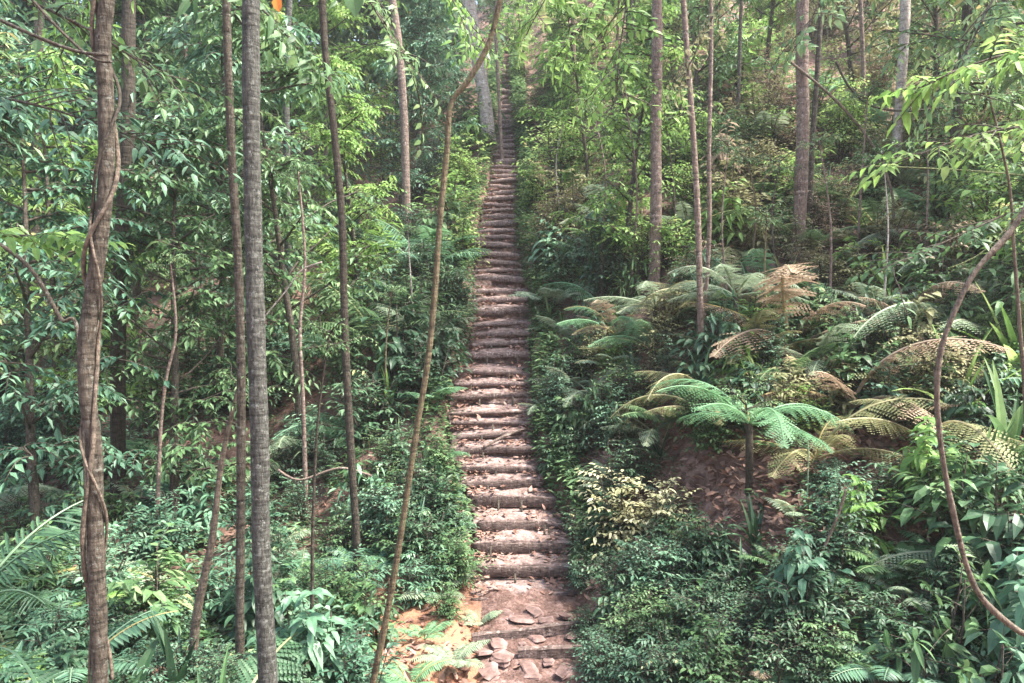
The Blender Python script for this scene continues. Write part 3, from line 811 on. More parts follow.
def put(key, loc, s, mat, rz=None, tilt=(0, 0), label=None, sz=1.0):
    pr = P[key]
    o = place(pr, loc, s, R.uniform(0, 6.28) if rz is None else rz, mat, tilt, sz=sz)
    d, c = KW[key]
    top = Vector(loc) + Z * pr['h'] * s * .55
    q = proj(top)
    THINGS.append([o, d, CW[mat], c, GW[c], q[0], q[1], label])
    if label: tag(o, label, c, GW[c])
    return o
def putpx(key, px, py, s, mat, **k):
    p = hit(px, py)
    if p is None: return
    p.z = ground(p.x, p.y)
    return put(key, p, s, mat, **k)
def putd(key, px, Y, s, mat, **k):           # by column and depth
    x = (px - 512) / F * Y
    return put(key, Vector((x, Y, ground(x, Y))), s, mat, **k)

# -- a few plants just past the picture's sides
R.seed(808)
for k in range(46):
    px = R.choice([R.uniform(1060, 1330), R.uniform(-330, -50)]); Y = 5 + 14 * R.random() ** 1.3
    key = R.choice(['shrub_a', 'shrub_b', 'shrub_d', 'shrub_c', 'fern', 'sap_c']); putd(key, px, Y, R.uniform(.9, 1.6) * (.5 if key == 'sap_c' else 1), R.choice(['mid', 'dark', 'blue', 'bright']))
# -- featured plants
R.seed(100)
putpx('tfern', 748, 492, 1.0, 'fern', rz=.3, label='fresh green tree fern spreading flat fronds right of the stairway')
putpx('bfern', 655, 435, .75, 'fernpale', rz=2.6, label='pale fern arching left of the green tree fern')
putpx('bfern', 790, 350, 1.5, 'brown', rz=.5, label='dry brown fern above right of the green tree fern')
putpx('bfern', 850, 410, 1.25, 'brown', rz=1.5, label='dead bronze fern further right of the green tree fern')
putpx('bfern', 815, 460, 1.0, 'olive', rz=2.2, label='yellowing fern hanging below the dead bronze fern')
putpx('tfern', 735, 345, .9, 'fernpale', rz=1.0, label='greyish tree fern behind the two thin pink stems')
putpx('tfern', 655, 350, .85, 'fernpale', rz=2.0, label='greyish tree fern at the foot of the straight brown trunk')
putpx('fern', 610, 370, 1.0, 'fernpale')
putpx('shrub_a', 622, 545, 1.05, 'yellow', label='cream-yellow leaved shrub beside the lower stairway')
putpx('shrub_a', 662, 540, .85, 'yellow', label='paler cream shrub just right of the cream-yellow shrub')
for (a, b, s, m, k) in [(600, 585, .6, 'dark', 'shrub_c'), (625, 600, .8, 'dark', 'shrub_c'), (660, 590, .8, 'blue', 'shrub_c'), (640, 650, .8, 'mid', 'shrub_c'), (690, 640, .85, 'dark', 'shrub_c'),
                        (610, 690, .7, 'blue', 'shrub_c'), (670, 700, .8, 'dark', 'shrub_c'), (720, 700, .8, 'mid', 'shrub_a'), (705, 570, .75, 'dark', 'shrub_b'), (740, 600, .8, 'dark', 'strap'),
                        (770, 640, .7, 'dark', 'shrub_c'), (755, 545, .75, 'dark', 'strap'), (590, 510, .5, 'dark', 'shrub_c'), (575, 460, .6, 'dark', 'shrub_b'), (560, 430, .6, 'dark', 'shrub_a'),
                        (595, 430, .8, 'dark', 'shrub_b'), (620, 450, .7, 'dark', 'whorl'), (550, 400, .6, 'dark', 'shrub_c'), (590, 640, .45, 'dark', 'shrub_c'), (583, 590, .4, 'blue', 'shrub_c'),
                        (600, 670, .5, 'dark', 'shrub_c'), (690, 555, .5, 'mid', 'shrub_a'), (735, 655, .7, 'blue', 'shrub_c'), (790, 690, .8, 'dark', 'shrub_c'),
                        (435, 560, .8, 'dark', 'shrub_b'), (455, 585, .6, 'mid', 'shrub_b'), (420, 600, .7, 'blue', 'shrub_b'), (400, 560, .75, 'mid', 'shrub_a'), (440, 520, .7, 'dark', 'shrub_a'), (385, 520, .8, 'mid', 'shrub_b'),
                        (425, 480, .6, 'olive', 'grass'), (440, 470, .6, 'mid', 'shrub_a'), (395, 470, .8, 'dark', 'shrub_a')]:
    putpx(k, a, b, s, m)
putpx('fern', 455, 665, .55, 'fernpale', label='small pale fern on the orange clay below the steps')
putpx('fern2', 425, 640, .5, 'fern'); putpx('fern2', 478, 625, .4, 'fernpale'); putpx('shrub_a', 445, 615, .45, 'mid'); putpx('fern', 410, 690, .6, 'fern')
# bottom-left large leaves close to the lens
for (px, Y, s, m, k) in [(60, 4.9, 1.25, 'mid', 'strap'), (150, 5.2, 1.2, 'blue', 'strapw'), (200, 5.4, 1.1, 'mid', 'strap'), (20, 5.0, 1.2, 'dark', 'strap'), (110, 5.8, 1.3, 'mid', 'strapw'),
                         (-20, 5.6, 1.3, 'blue', 'strapw'), (170, 6.2, 1.2, 'dark', 'strap'), (60, 6.4, 1.2, 'blue', 'fern'), (0, 6.6, 1.3, 'dark', 'fern'), (230, 5.9, .9, 'bright', 'strapw')]:
    putd(k, px, Y, s, m)
putd('bfern', -25, 7.0, 1.5, 'bright', rz=.2, label='bright green fern reaching in from the left edge')
putd('palm', -60, 6.9, .95, 'dark', rz=.3); putd('bfern', -20, 8.2, 1.5, 'fernpale', rz=0)
for (px, Y, s, m, k) in [(345, 6.3, .95, 'blue', 'whorl'), (290, 6.2, 1.0, 'blue', 'shrub_d'), (330, 7.0, .8, 'blue', 'strapw'), (370, 7.3, .7, 'mid', 'shrub_d'), (300, 7.6, .9, 'mid', 'shrub_a'), (250, 7.4, 1.0, 'dark', 'shrub_d'),
                         (215, 7.8, 1.0, 'blue', 'shrub_b'), (345, 8.2, .8, 'blue', 'shrub_b'), (150, 7.3, 1.1, 'mid', 'shrub_d'), (90, 7.8, 1.1, 'blue', 'shrub_a'), (30, 8.1, 1.1, 'mid', 'shrub_b'), (270, 8.6, .9, 'dark', 'shrub_a')]:
    putd(k, px, Y, s, m)
for (px, Y, s, m, k) in [(40, 4.6, 1.1, 'dark', 'bfern'), (130, 4.7, 1.0, 'dark', 'strap'), (95, 4.5, .9, 'dark', 'strapw'), (190, 5.0, 1.0, 'dark', 'bfern'), (5, 4.5, 1.1, 'dark', 'strap'), (160, 4.8, .8, 'blue', 'strapw')]:
    putd(k, px, Y, s, m)
putd('shrub_b', 488, 23.5, .7, 'olive', label='small olive bush spilling over the left side of the top steps')
putd('shrub_a', 520, 25.5, .75, 'mid', label='small green bush spilling over the right side of the top steps')
# right edge
for (px, Y, s, m, k) in [(945, 5.6, 1.25, 'mid', 'whorl'), (985, 5.2, 1.1, 'blue', 'whorl'), (900, 5.8, .9, 'blue', 'fern'), (850, 5.6, .95, 'fernpale', 'fern'), (1010, 4.8, 1.0, 'dark', 'strapw'),
                         (960, 6.6, 1.2, 'mid', 'shrub_d'), (1020, 6.2, 1.3, 'dark', 'shrub_d'), (905, 6.6, .8, 'mid', 'fern'), (930, 7.4, .9, 'bright', 'shrub_d'), (985, 7.2, 1.2, 'mid', 'strap'),
                         (870, 7.0, .7, 'bright', 'shrub_d'), (1015, 7.6, 1.6, 'mid', 'strap'), (960, 8.4, 1.6, 'bright', 'strap'), (910, 9.2, 1.5, 'mid', 'strap'), (1020, 8.8, 1.7, 'bright', 'strap'),
                         (980, 9.6, 1.4, 'fernpale', 'bfern'), (930, 8.2, 1.1, 'olive', 'bfern'), (1000, 6.5, .9, 'fernpale', 'bfern'), (1040, 9.4, 1.1, 'mid', 'sap_b'), (985, 10.8, .8, 'bright', 'sap_b'), (940, 11.8, .8, 'mid', 'sap_b'),
                         (820, 5.7, .8, 'mid', 'fern2'), (780, 5.9, .8, 'fern', 'fern2'), (1035, 5.6, 1.2, 'blue', 'shrub_d'), (870, 5.2, .9, 'mid', 'strapw'), (760, 5.6, .8, 'blue', 'fern'), (960, 4.9, .8, 'mid', 'shrub_d')]:
    putd(k, px, Y, s, m)
# palms left of the stairway
putd('palm', 422, 15.8, .95, 'blue', rz=1, label='grey-green feather palm high beside the kinked sapling')
putd('palm', 424, 13.4, .72, 'fernpale', rz=2, label='silvery drooping palm midway up the left of the stairway')
putd('palm', 380, 13.8, 1.15, 'mid', rz=.4, label='tall green palm behind the kinked sapling')
putd('palm', 365, 17, 1.3, 'bright', rz=2.4)
for (px, Y, s, m, k) in [(462, 21, 1.7, 'bright', 'shrub_a'), (450, 19, 1.6, 'bright', 'shrub_b'), (462, 16.5, 1.2, 'bright', 'shrub_a'), (440, 17.2, 1.5, 'mid', 'shrub_d'), (470, 25, 1.6, 'mid', 'shrub_a'), (455, 14.6, 1.1, 'dark', 'shrub_b'),
                         (440, 12.4, 1.0, 'dark', 'shrub_d'), (425, 12.0, 1.2, 'dark', 'shrub_a'), (448, 13.5, 1.0, 'dark', 'shrub_c'), (400, 12.6, 1.6, 'dark', 'shrub_d'), (370, 11.5, 1.4, 'dark', 'shrub_b')]:
    putd(k, px, Y, s, m)

# -- scattered understorey, drawn over the slope
def stair_span(row):
    c = interp(row, ROWX); w = interp(row, ROWW)
    if row > 600: w *= 1.1
    return c - w / 2, c + w / 2
def clear(p, r, h):
    q = proj(p); f_ = F / q[2]
    hp, rp = h * f_, r * f_
    n = 8
    for i in range(n + 1):
        row = q[1] - hp * i / n
        if row < 55: break
        l, r_ = stair_span(row)
        if q[0] + rp * .66 > l + 2 and q[0] - rp * .66 < r_ - 2: return False
    # never in front of the flight itself
    return True
def zone(px, py):  # upper rows lean to bright leaf colours, standing in for stronger light there
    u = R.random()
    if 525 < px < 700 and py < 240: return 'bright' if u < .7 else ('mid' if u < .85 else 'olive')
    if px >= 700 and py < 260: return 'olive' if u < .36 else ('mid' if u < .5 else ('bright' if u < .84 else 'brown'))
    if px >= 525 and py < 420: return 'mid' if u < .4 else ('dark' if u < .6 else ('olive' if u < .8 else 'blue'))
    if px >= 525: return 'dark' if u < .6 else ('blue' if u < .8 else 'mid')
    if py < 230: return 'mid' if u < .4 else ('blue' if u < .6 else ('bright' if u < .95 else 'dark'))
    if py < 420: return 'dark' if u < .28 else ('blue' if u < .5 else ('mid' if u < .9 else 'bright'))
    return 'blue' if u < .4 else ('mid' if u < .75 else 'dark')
R.seed(2024)
cell = 36
rows = list(range(-30, 700, cell))
for ry in rows:
    for cx in range(-60, 1090, cell):
        px = cx + R.uniform(0, cell); py = ry + R.uniform(0, cell)
        p = hit(px, py)
        if p is None or p.y > 60: continue
        if 640 < px < 930 and 430 < py < 560 and R.random() < .62: continue      # open leaf litter on the right
        if 120 < px < 250 and 430 < py < 490 and R.random() < .8: continue
        if 370 < px < 480 and py > 600: continue
        d = p.y
        p.z = ground(p.x, p.y)
        u = R.random()
        if d > 24: key = R.choice(['sap_a', 'sap_b', 'sap_c', 'shrub_b', 'tree_c']); s = R.uniform(.9, 1.3) if key.startswith('sap') else (R.uniform(1.8, 2.6) if key.startswith('shr') else .6)
        elif d > 13: 
            key = R.choice(['sap_a', 'sap_b', 'sap_c', 'shrub_a', 'shrub_b', 'shrub_d', 'fern', 'shrub_c']); s = R.uniform(.45, .75) if key.startswith('sap') else R.uniform(1.1, 1.9)
        elif d > 9: key = R.choice(['shrub_a', 'shrub_b', 'shrub_c', 'shrub_d', 'whorl', 'fern', 'bfern', 'sap_c', 'strap']); s = R.uniform(.32, .42) if key == 'sap_c' else R.uniform(.75, 1.15)
        else: key = R.choice(['shrub_a', 'shrub_b', 'shrub_c', 'fern2', 'strapw', 'shrub_d']); s = R.uniform(.5, .8)
        pr = P[key]
        ok = False
        for _ in range(6):
            if clear(p, pr['r'] * s, pr['h'] * s): ok = True; break
            s *= .8
        if not ok or s < .28: continue
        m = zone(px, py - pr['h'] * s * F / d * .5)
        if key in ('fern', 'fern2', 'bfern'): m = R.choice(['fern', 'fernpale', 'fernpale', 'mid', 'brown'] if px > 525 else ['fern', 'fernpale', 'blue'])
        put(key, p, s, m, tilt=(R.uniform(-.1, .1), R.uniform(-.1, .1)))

R.seed(4040)
for k in range(150):                                   # extra brush on the right-hand slope
    px, py = R.uniform(545, 1040), R.uniform(130, 440)
    p = hit(px, py)
    if p is None or p.y < 8: continue
    p.z = ground(p.x, p.y); d = p.y
    key = R.choice(['shrub_a', 'shrub_b', 'shrub_d', 'fern', 'bfern', 'grass', 'strap', 'sap_c'])
    s = R.uniform(.5, .95) * (1 + max(0, d - 10) * .05)
    if key == 'sap_c': s *= .5
    pr = P[key]
    for _ in range(6):
        if clear(p, pr['r'] * s, pr['h'] * s): break
        s *= .8
    else: continue
    if s < .25: continue
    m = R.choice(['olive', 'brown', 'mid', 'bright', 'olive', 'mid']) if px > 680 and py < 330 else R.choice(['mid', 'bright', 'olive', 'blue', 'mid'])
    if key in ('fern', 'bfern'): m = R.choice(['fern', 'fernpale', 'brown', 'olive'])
    put(key, p, s, m, tilt=(R.uniform(-.15, .15), R.uniform(-.15, .15)))

# thin bare stems standing in the brush
R.seed(515)
STEMS = [(600, 250, 100, 'thin pale stem left of the straight brown trunk'), (632, 280, 70, 'thin stem close left of the straight brown trunk'), (676, 230, 110, 'thin stem between straight brown trunk and pinkish stem'),
         (727, 300, 140, 'thin upright stem right of the two pink stems'), (752, 260, 150, 'short stem in brown brush left of the broad pinkish trunk'), (776, 270, 160, 'bare stem close left of the broad pinkish trunk'),
         (830, 300, 140, 'bare stem right of the broad pinkish trunk'), (858, 240, 90, 'thin stem under the leaning brown branch'), (884, 300, 150, 'thin stem below the sagging vine'),
         (925, 260, 120, 'thin stem below the dark upper-right trunk'), (765, 330, 210, 'leaning stem above the dry brown fern'), (560, 220, 90, 'pale stem in bright leaves right of the upper steps'),
         (415, 330, 230, 'thin stem left of the kinked sapling'), (386, 400, 290, 'thin leaning stem among dark leaves left of the kinked sapling'), (196, 380, 250, 'thin stem just left of the mossy trunk'),
         (140, 420, 300, 'thin leaning stem right of the vine-wrapped trunk'), (52, 400, 260, 'thin stem left of the vine-wrapped trunk'), (284, 300, 150, 'thin stem just right of the smooth grey trunk')]
for (a_, yb, yt, lab_) in STEMS:
    h_ = hit(a_, yb + 20)
    if h_ is None: continue
    trunk('young_tree', [(a_ + R.uniform(-14, 14), yt), (a_ + R.uniform(-6, 6), (yt + yb) / 2), (a_, yb)], h_.y, R.uniform(2, 3), R.choice(['barkpink', 'barkpale', 'bark', 'barkmoss']), lab_, height=0, taper=.5)

# -- leafy trees filling the forest behind
R.seed(616)
for k in range(70):
    px = R.uniform(540, 1060); Y = R.uniform(14, 34); x = (px - 512) / F * Y; p = Vector((x, Y, ground(x, Y)))
    key = R.choice(['sap_c', 'sap_c', 'sap_a', 'shrub_c']); s = R.uniform(.5, .85) if key != 'shrub_c' else R.uniform(1.6, 2.4)
    for _ in range(6):
        if clear(p, P[key]['r'] * s, P[key]['h'] * s): break
        s *= .8
    else: continue
    if s < .3: continue
    put(key, p, s, R.choice(['bright', 'olive', 'mid', 'bright', 'olive', 'brown'] if px > 680 else ['bright', 'bright', 'mid', 'olive']))  # mostly pale foliage, open-canopy light put into the leaf colour
R.seed(77)
spots = []
for (px, Y, s, m, k) in [(30, 9.5, .85, 'blue', 'tree_a'), (-30, 11, .9, 'mid', 'tree_b'), (170, 11, .9, 'mid', 'tree_c'), (60, 13.5, 1, 'bright', 'tree_a'), (300, 12.5, .9, 'mid', 'tree_a'), (215, 14.5, 1, 'blue', 'tree_b'),
                         (360, 16, .8, 'bright', 'tree_c'), (130, 17, 1.1, 'mid', 'tree_b'), (0, 18, 1.1, 'blue', 'tree_b'), (265, 19, 1.1, 'mid', 'tree_c'), (400, 21, .8, 'blue', 'tree_a'), (330, 23, 1.1, 'bright', 'tree_b'),
                         (590, 17, .62, 'bright', 'tree_a'), (625, 13.5, .72, 'bright', 'tree_c'), (570, 24, .7, 'bright', 'tree_c'), (700, 18, .8, 'mid', 'tree_a'), (760, 20, .8, 'bright', 'tree_b'), (850, 18, .8, 'olive', 'tree_a'),
                         (930, 16, .9, 'mid', 'tree_c'), (1010, 14, .9, 'bright', 'tree_a'), (1050, 11, .9, 'mid', 'tree_b'), (660, 25, .9, 'mid', 'tree_b'), (820, 26, .9, 'mid', 'tree_c'), (960, 24, 1, 'bright', 'tree_b')]:
    putd(k, px, Y, s, m)
for Y in (27, 34, 43, 54):
    for px in range(-80, 1120, 115):
        q = px + R.uniform(-40, 40)
        if 455 < q < 560 and Y < 50: continue
        if q > 560 and R.random() < .62: continue
        putd(R.choice(['tree_far', 'tree_far', 'tree_b']), q, Y + R.uniform(-2.5, 2.5), R.uniform(.75, 1.15), R.choice(['mid', 'blue', 'bright', 'mid']))

for (px, Y) in [(430, 38), (455, 46), (420, 30), (380, 34), (90, 24), (10, 26), (190, 26), (300, 28), (240, 33), (440, 55), (480, 60), (530, 58), (560, 52), (-40, 22)]:
    putd('tree_far', px, Y, R.uniform(.6, .8) if px > 400 else R.uniform(.8, 1), R.choice(['mid', 'blue', 'bright']))

def bough(seed, L, ll, lw, nt=16):
    R.seed(seed); lf, st = MB(), MB(); q = Vector((0, 0, 0)); d = Vector((1, 0, .05)); lp = []
    for i in range(11):
        lp.append(q.copy()); q = q + d.normalized() * L / 10; d = d + Vector((0, R.uniform(-.12, .12), -.035 + R.uniform(-.05, .05)))
    st.tube(lp, [.012 * (1 - .8 * i / 10) + .002 for i in range(11)], 5)
    for k in range(nt):
        u = .15 + .85 * (k + 1) / nt; j = min(9, int(u * 10)); a = lp[j].lerp(lp[j + 1], u * 10 - j)
        twig(lf, st, a, Vector((R.uniform(.3, 1), R.choice([-1, 1]) * R.uniform(.4, 1.2), R.uniform(-.4, .3))), L * R.uniform(.15, .34), 8, ll, lw, 1, .45)
    return {'name': 'leafy_bough', 'h': 0, 'r': 1, 'parts': [('branch', st.mesh('bough_branch', M['bark'], True)), ('foliage', lf.mesh('bough_foliage', M['mid']))]}
BO = [bough(501, 1.7, .10, .5, 22), bough(502, 1.4, .13, .5, 18), bough(503, 1.9, .085, .52, 26)]
R.seed(909)
for (px, py, Y, rz, pitch, k, m, lab) in [
        (690, -70, 7.4, 170, 35, 0, 'bright', 'bright leafy bough hanging from the top edge before the straight brown trunk'),
        (590, -60, 8.6, 200, 50, 1, 'bright', 'bright leafy bough hanging at the top edge right of the stairway top'),
        (640, -60, 7.9, 250, 55, 2, 'bright', 'fine-leaved bright bough hanging steeply left of the straight brown trunk'),
        (560, -40, 11, 180, 40, 0, 'bright', 'farther bright bough at the top edge nearest the stairway'),
        (1100, 40, 5.6, 185, 8, 1, 'bright', 'bright broad-leaved bough reaching in at the right edge near the top corner'),
        (1110, 120, 5.9, 178, 5, 0, 'bright', 'bright bough reaching in from the right edge over the thin bent stem'),
        (1100, 190, 6.3, 190, 12, 2, 'mid', 'green bough reaching in from the right edge above the looping liana'),
        (1040, -60, 6.6, 210, 40, 2, 'mid', 'green bough hanging down at the top right corner'),
        (880, -70, 8.2, 200, 45, 0, 'mid', 'green bough hanging from the top edge left of the slim white trunk'),
        (770, -70, 9, 160, 50, 2, 'olive', 'olive bough hanging from the top edge left of the broad pinkish trunk'),
        (-60, -30, 5.2, 5, 20, 0, 'mid', 'green bough across the top left corner'),
        (170, -70, 5.6, 20, 35, 1, 'mid', 'green bough hanging between vine-wrapped and mossy trunks at the top edge'),
        (-70, 90, 5.6, 0, 5, 2, 'blue', 'bluish bough reaching in from the left edge near the top'),
        (300, -80, 6.6, 340, 45, 2, 'mid', 'green bough hanging at the top edge right of the orange leaf'),
        (-80, 240, 6, 0, -5, 1, 'bright', 'bright bough reaching in midway up the left edge'),
        (400, -70, 8.5, 330, 50, 0, 'bright', 'bright bough hanging at the top edge left of the kinked sapling'),
        (140, -60, 7.4, 170, 45, 0, 'bright', 'bright bough hanging at the top edge just right of the vine-wrapped trunk')]:
    o = place(BO[k], at(px, py, Y), 1.0, 0, m)
    o.rotation_euler = Euler((R.uniform(-.4, .4), rad(pitch), rad(rz)), 'XYZ')
    tag(o, lab, 'branch', 'leafy boughs reaching into the picture')

# big leaf and orange leaf hanging at the top
mb = MB(); mb.leaf(Vector((0, 0, 0)), Vector((.1, 0, -1)), Vector((0, -1, .2)), .22, .62, 0, .6, 1)
o = link('hanging_leaf', mb.mesh('hanging_leaf', M['mid'])); o.location = at(352, -20, 4.6); tag(o, 'large green leaf hanging at the top edge, right of the grey trunk', 'leaf')
mb = MB(); mb.leaf(Vector((0, 0, 0)), Vector((.2, 0, -1)), Vector((0, -1, .2)), .1, .7, 0, .6, 1)
o = link('hanging_leaf', mb.mesh('hanging_leaf', M['orange'])); o.location = at(276, -3, 5); tag(o, 'small orange leaf hanging at the top edge', 'leaf')

# ------------------------------------------------------------------ leaf litter and low cover (uncountable)
R.seed(303)
lit = MB()
cnt = 0
while cnt < 30000:
    px, py = R.uniform(-60, 1084), R.uniform(160, 720)
    p = hit(px, py) if R.random() < .0 else None
    # world-space scatter, denser near
    y = 5.2 + 24 * R.random() ** 1.7; x = R.uniform(-.78, .78) * y
    c, hw = stair_c(y)
    if abs(x - c) < hw * 1.0 and (y > 8.6 or R.random() < .9): continue
    z = ground(x, y) + R.uniform(.005, .03)
    lit.leaf(Vector((x, y, z)), dirv(R.uniform(0, 6.28), R.uniform(-.4, .5)), Vector((R.uniform(-.7, .7), R.uniform(-.7, .7), 1)), R.uniform(.05, .13), R.uniform(.35, .6), R.uniform(-.3, .3), None, 1 if y < 9 else 0, R.uniform(-.3, .6))
    cnt += 1
for k in range(9000):
    x, y = R.uniform(.9, 6), R.uniform(6.6, 12)
    lit.leaf(Vector((x, y, ground(x, y) + R.uniform(.01, .05))), dirv(R.uniform(0, 6.28), R.uniform(-.4, .6)), Vector((R.uniform(-.7, .7), R.uniform(-.7, .7), 1)), R.uniform(.07, .15), R.uniform(.35, .6), R.uniform(-.3, .3), R.uniform(.3, 1), 1, R.uniform(-.3, .6))
for k in range(3600):
    i = R.randrange(len(STEPS) - 12); xc, y, z, hw = STEPS[i]; y2 = STEPS[i + 1][1]; v = R.random(); u = R.choice([-1, 1]) * R.random() ** .45
    lit.leaf(Vector((xc + u * hw * .97, y + (y2 - y) * (.1 + .9 * v), z + .02 + .05 * v)), dirv(R.uniform(0, 6.28), R.uniform(-.2, .4)), Vector((R.uniform(-.5, .5), R.uniform(-.5, .5), 1)), R.uniform(.04, .11), R.uniform(.35, .6), R.uniform(-.3, .3), None, 1, R.uniform(-.3, .6))
o = link('leaf_litter', lit.mesh('leaf_litter', M['litter'])); tag(o, 'dry brown and pinkish fallen leaves covering the forest floor', 'leaf litter', kind='stuff')
R.seed(304)
lc = MB(); cnt = 0
while cnt < 9000:
    y = 6 + 26 * R.random() ** 1.6; x = R.uniform(-.95, .95) * y
    c, hw = stair_c(y)
    if abs(x - c) < hw + .12: continue
    if -1.9 < x < -.4 and y < 8.4: continue
    dens = noise.noise(Vector((x * .7, y * .7, 20)))
    near_st = abs(x - c) < hw + .6
    if dens < -.2 and not near_st: continue
    if proj(Vector((x, y, ground(x, y))))[0] > 640 and 430 < proj(Vector((x, y, ground(x, y))))[1] < 560 and R.random() < .7: continue
    z = ground(x, y); s_ = R.uniform(.6, 1.3) * (1 + .03 * y)
    for k in range(R.randint(4, 8)):
        lc.leaf(Vector((x + R.uniform(-.06, .06), y + R.uniform(-.06, .06), z + R.uniform(.02, .16) * s_)), dirv(R.uniform(0, 6.28), R.uniform(-.1, .7)), Z, .085 * s_ * R.uniform(.6, 1.3), R.uniform(.3, .5), .3, None, 0)
    cnt += 1
for k in range(3600):
    y = 8.7 + 30 * R.random() ** 1.5; c, hw = stair_c(y); sg = R.choice([-1, 1, 1]); x = c + sg * (hw + .06 + .45 * R.random() ** 1.3)
    z = ground(x, y); s_ = R.uniform(.6, 1.2) * (1 + .035 * y)
    for j in range(7):
        lc.leaf(Vector((x + R.uniform(-.07, .07), y + R.uniform(-.07, .07), z + R.uniform(.02, .2) * s_)), dirv(R.uniform(0, 6.28), R.uniform(-.2, .7)), Z, .08 * s_ * R.uniform(.6, 1.3), R.uniform(.35, .55), .3, None, 0)
o = link('ground_cover', lc.mesh('ground_cover', M['mid'])); tag(o, 'low green seedlings and herbs covering the slope', 'ground cover', kind='stuff')

# ------------------------------------------------------------------ labels that single out each plant
LAND = [('foot of the vine-wrapped trunk', 100, 640), ('vine-wrapped trunk', 95, 400), ('top of the vine-wrapped trunk', 105, 60), ('smooth grey trunk', 256, 320), ('top of the smooth grey trunk', 252, 40), ('foot of the smooth grey trunk', 266, 640),
        ('mottled slender trunk', 344, 260), ('top of the mottled trunk', 326, 40), ("kinked sapling's bend", 450, 104), ('kinked sapling', 430, 340), ('foot of the kinked sapling', 390, 600), ('lowest steps', 522, 570),
        ('middle steps', 492, 400), ('upper steps', 500, 250), ('top of the stairway', 505, 130), ('pale trunk at stairway top', 478, 50), ('straight brown trunk', 656, 200), ('top of the straight brown trunk', 656, 40),
        ('two thin pink stems', 702, 230), ('green tree fern', 750, 370), ('bronze dead fern', 850, 360), ('broad pinkish trunk', 802, 200), ('top of the broad pinkish trunk', 802, 40), ('slim white trunk', 903, 60),
        ('dark upper-right trunk', 963, 60), ('sagging vine', 905, 115), ('looping liana', 940, 390), ("looping liana's upper curve", 990, 255), ("looping liana's lower end", 985, 600), ('cream-yellow shrub', 632, 490), ('open leaf litter', 800, 480), ('fallen stick', 820, 560),
        ('silvery palm', 430, 235), ('tall green palm', 385, 200), ('orange clay', 440, 640), ('bright left-edge fern', 30, 400), ('top left corner', 10, 20), ('bottom left corner', 10, 670),
        ('top right corner', 1010, 20), ('bottom right corner', 1010, 670), ('middle of the right edge', 1015, 340), ('middle of the left edge', 8, 300), ('middle of the bottom edge', 640, 670), ('thick shaded trunk', 122, 270), ('orange hanging leaf', 277, 6)]
used = {}
def direction(dx, dy):
    a = math.degrees(math.atan2(-dy, dx)) % 360
    return ['right of', 'above right of', 'above', 'above left of', 'left of', 'below left of', 'below', 'below right of'][int((a + 22.5) // 45) % 8]
for th in THINGS:
    o, d, cw, cat, grp, px, py, lab = th
    if lab: used[lab] = 1
for th in sorted(THINGS, key=lambda t: (t[6])):
    o, d, cw, cat, grp, px, py, lab = th
    if lab: continue
    sc = o.scale[0]
    ls = sorted(LAND, key=lambda L_: (L_[1] - px) ** 2 + (L_[2] - py) ** 2)
    done = False
    for L_ in ls[:6]:
        dist = math.hypot(L_[1] - px, L_[2] - py)
        rel = direction(px - L_[1], py - L_[2])
        pre = 'close ' if dist < 40 else ('' if dist < 110 else 'well ')
        for v in ('', 'distant ' if o.location.y > 20 else ('nearer ' if o.location.y < 8 else '')):
            t = f"{v}{cw} {d} {pre}{rel} the {L_[0]}"
            if t not in used and len(t.split()) <= 16:
                used[t] = 1; tag(o, t, cat, grp); done = True; break
        if done: break
    if not done:
        tag(o, f"{cw} {d} {direction(px - ls[0][1], py - ls[0][2])} the {ls[0][0]}, partly hidden by others", cat, grp)

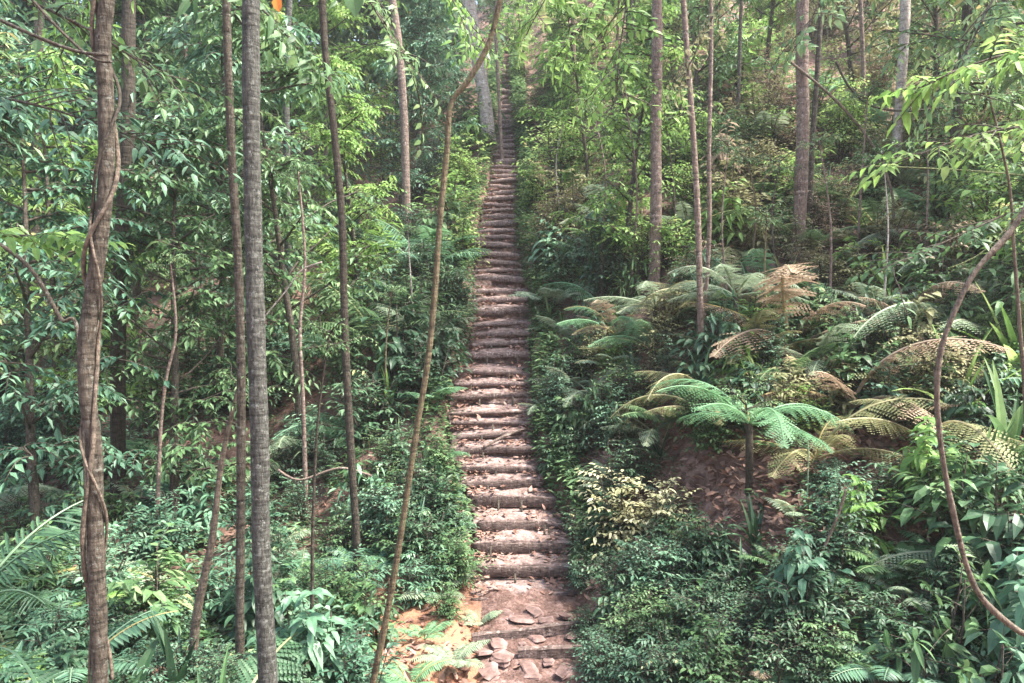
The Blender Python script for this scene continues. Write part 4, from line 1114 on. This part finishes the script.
# ------------------------------------------------------------------ humid air
hm = bpy.data.materials.new('haze'); hm.use_nodes = True; hn = hm.node_tree; hn.nodes.clear()
pv = hn.nodes.new('ShaderNodeVolumePrincipled'); pv.inputs['Color'].default_value = (.93, .96, .95, 1); pv.inputs['Density'].default_value = .0012; pv.inputs['Anisotropy'].default_value = .3
ho = hn.nodes.new('ShaderNodeOutputMaterial'); hn.links.new(pv.outputs[0], ho.inputs['Volume'])
zmax = max(v[2] for v in vs) + 3; zmin = min(v[2] for v in vs) - 1.5
hb = MB(); X0, X1, Y0, Y1 = -165, 165, -45, 265
hb.v = [Vector((x, y, z)) for z in (zmin, zmax) for (x, y) in ((X0, Y0), (X1, Y0), (X1, Y1), (X0, Y1))]; hb.a = [0] * 8
hb.f = [(3, 2, 1, 0), (4, 5, 6, 7), (0, 1, 5, 4), (1, 2, 6, 5), (2, 3, 7, 6), (3, 0, 4, 7)]
tag(link('haze', hb.mesh('haze', hm)), 'thin pale humid air between the trees', 'haze', kind='stuff')

# ------------------------------------------------------------------ light
w = bpy.data.worlds.new('World'); scene.world = w; w.use_nodes = True
nt = w.node_tree; nt.nodes.clear()
SE, SA = rad(60), rad(98)       # elevation; azimuth from +Y towards +X
sky = nt.nodes.new('ShaderNodeTexSky'); sky.sky_type = 'NISHITA'; sky.sun_disc = False
sky.sun_elevation = SE; sky.sun_rotation = SA; sky.dust_density = 4; sky.air_density = 1.0
bg = nt.nodes.new('ShaderNodeBackground'); bg.inputs[1].default_value = .15
wo = nt.nodes.new('ShaderNodeOutputWorld'); nt.links.new(sky.outputs[0], bg.inputs[0]); nt.links.new(bg.outputs[0], wo.inputs[0])
sd = bpy.data.lights.new('sun', 'SUN'); sd.energy = 4.0; sd.angle = rad(8); sd.color = (1, .95, .88)
so = bpy.data.objects.new('sun', sd); col.objects.link(so)
sv = Vector((math.sin(SA) * math.cos(SE), math.cos(SA) * math.cos(SE), math.sin(SE)))
so.rotation_euler = sv.to_track_quat('Z', 'Y').to_euler(); so.location = (10, 10, 40)

vs_ = scene.view_settings
vs_.view_transform = 'Standard'; vs_.look = 'None'; vs_.gamma = 1; vs_.use_curve_mapping = False; vs_.exposure = 2.05
scene.render.engine = 'CYCLES'
scene.cycles.max_bounces = 6; scene.cycles.diffuse_bounces = 3; scene.cycles.glossy_bounces = 2; scene.cycles.transmission_bounces = 3; scene.cycles.transparent_max_bounces = 4
scene.render.resolution_x = W; scene.render.resolution_y = H
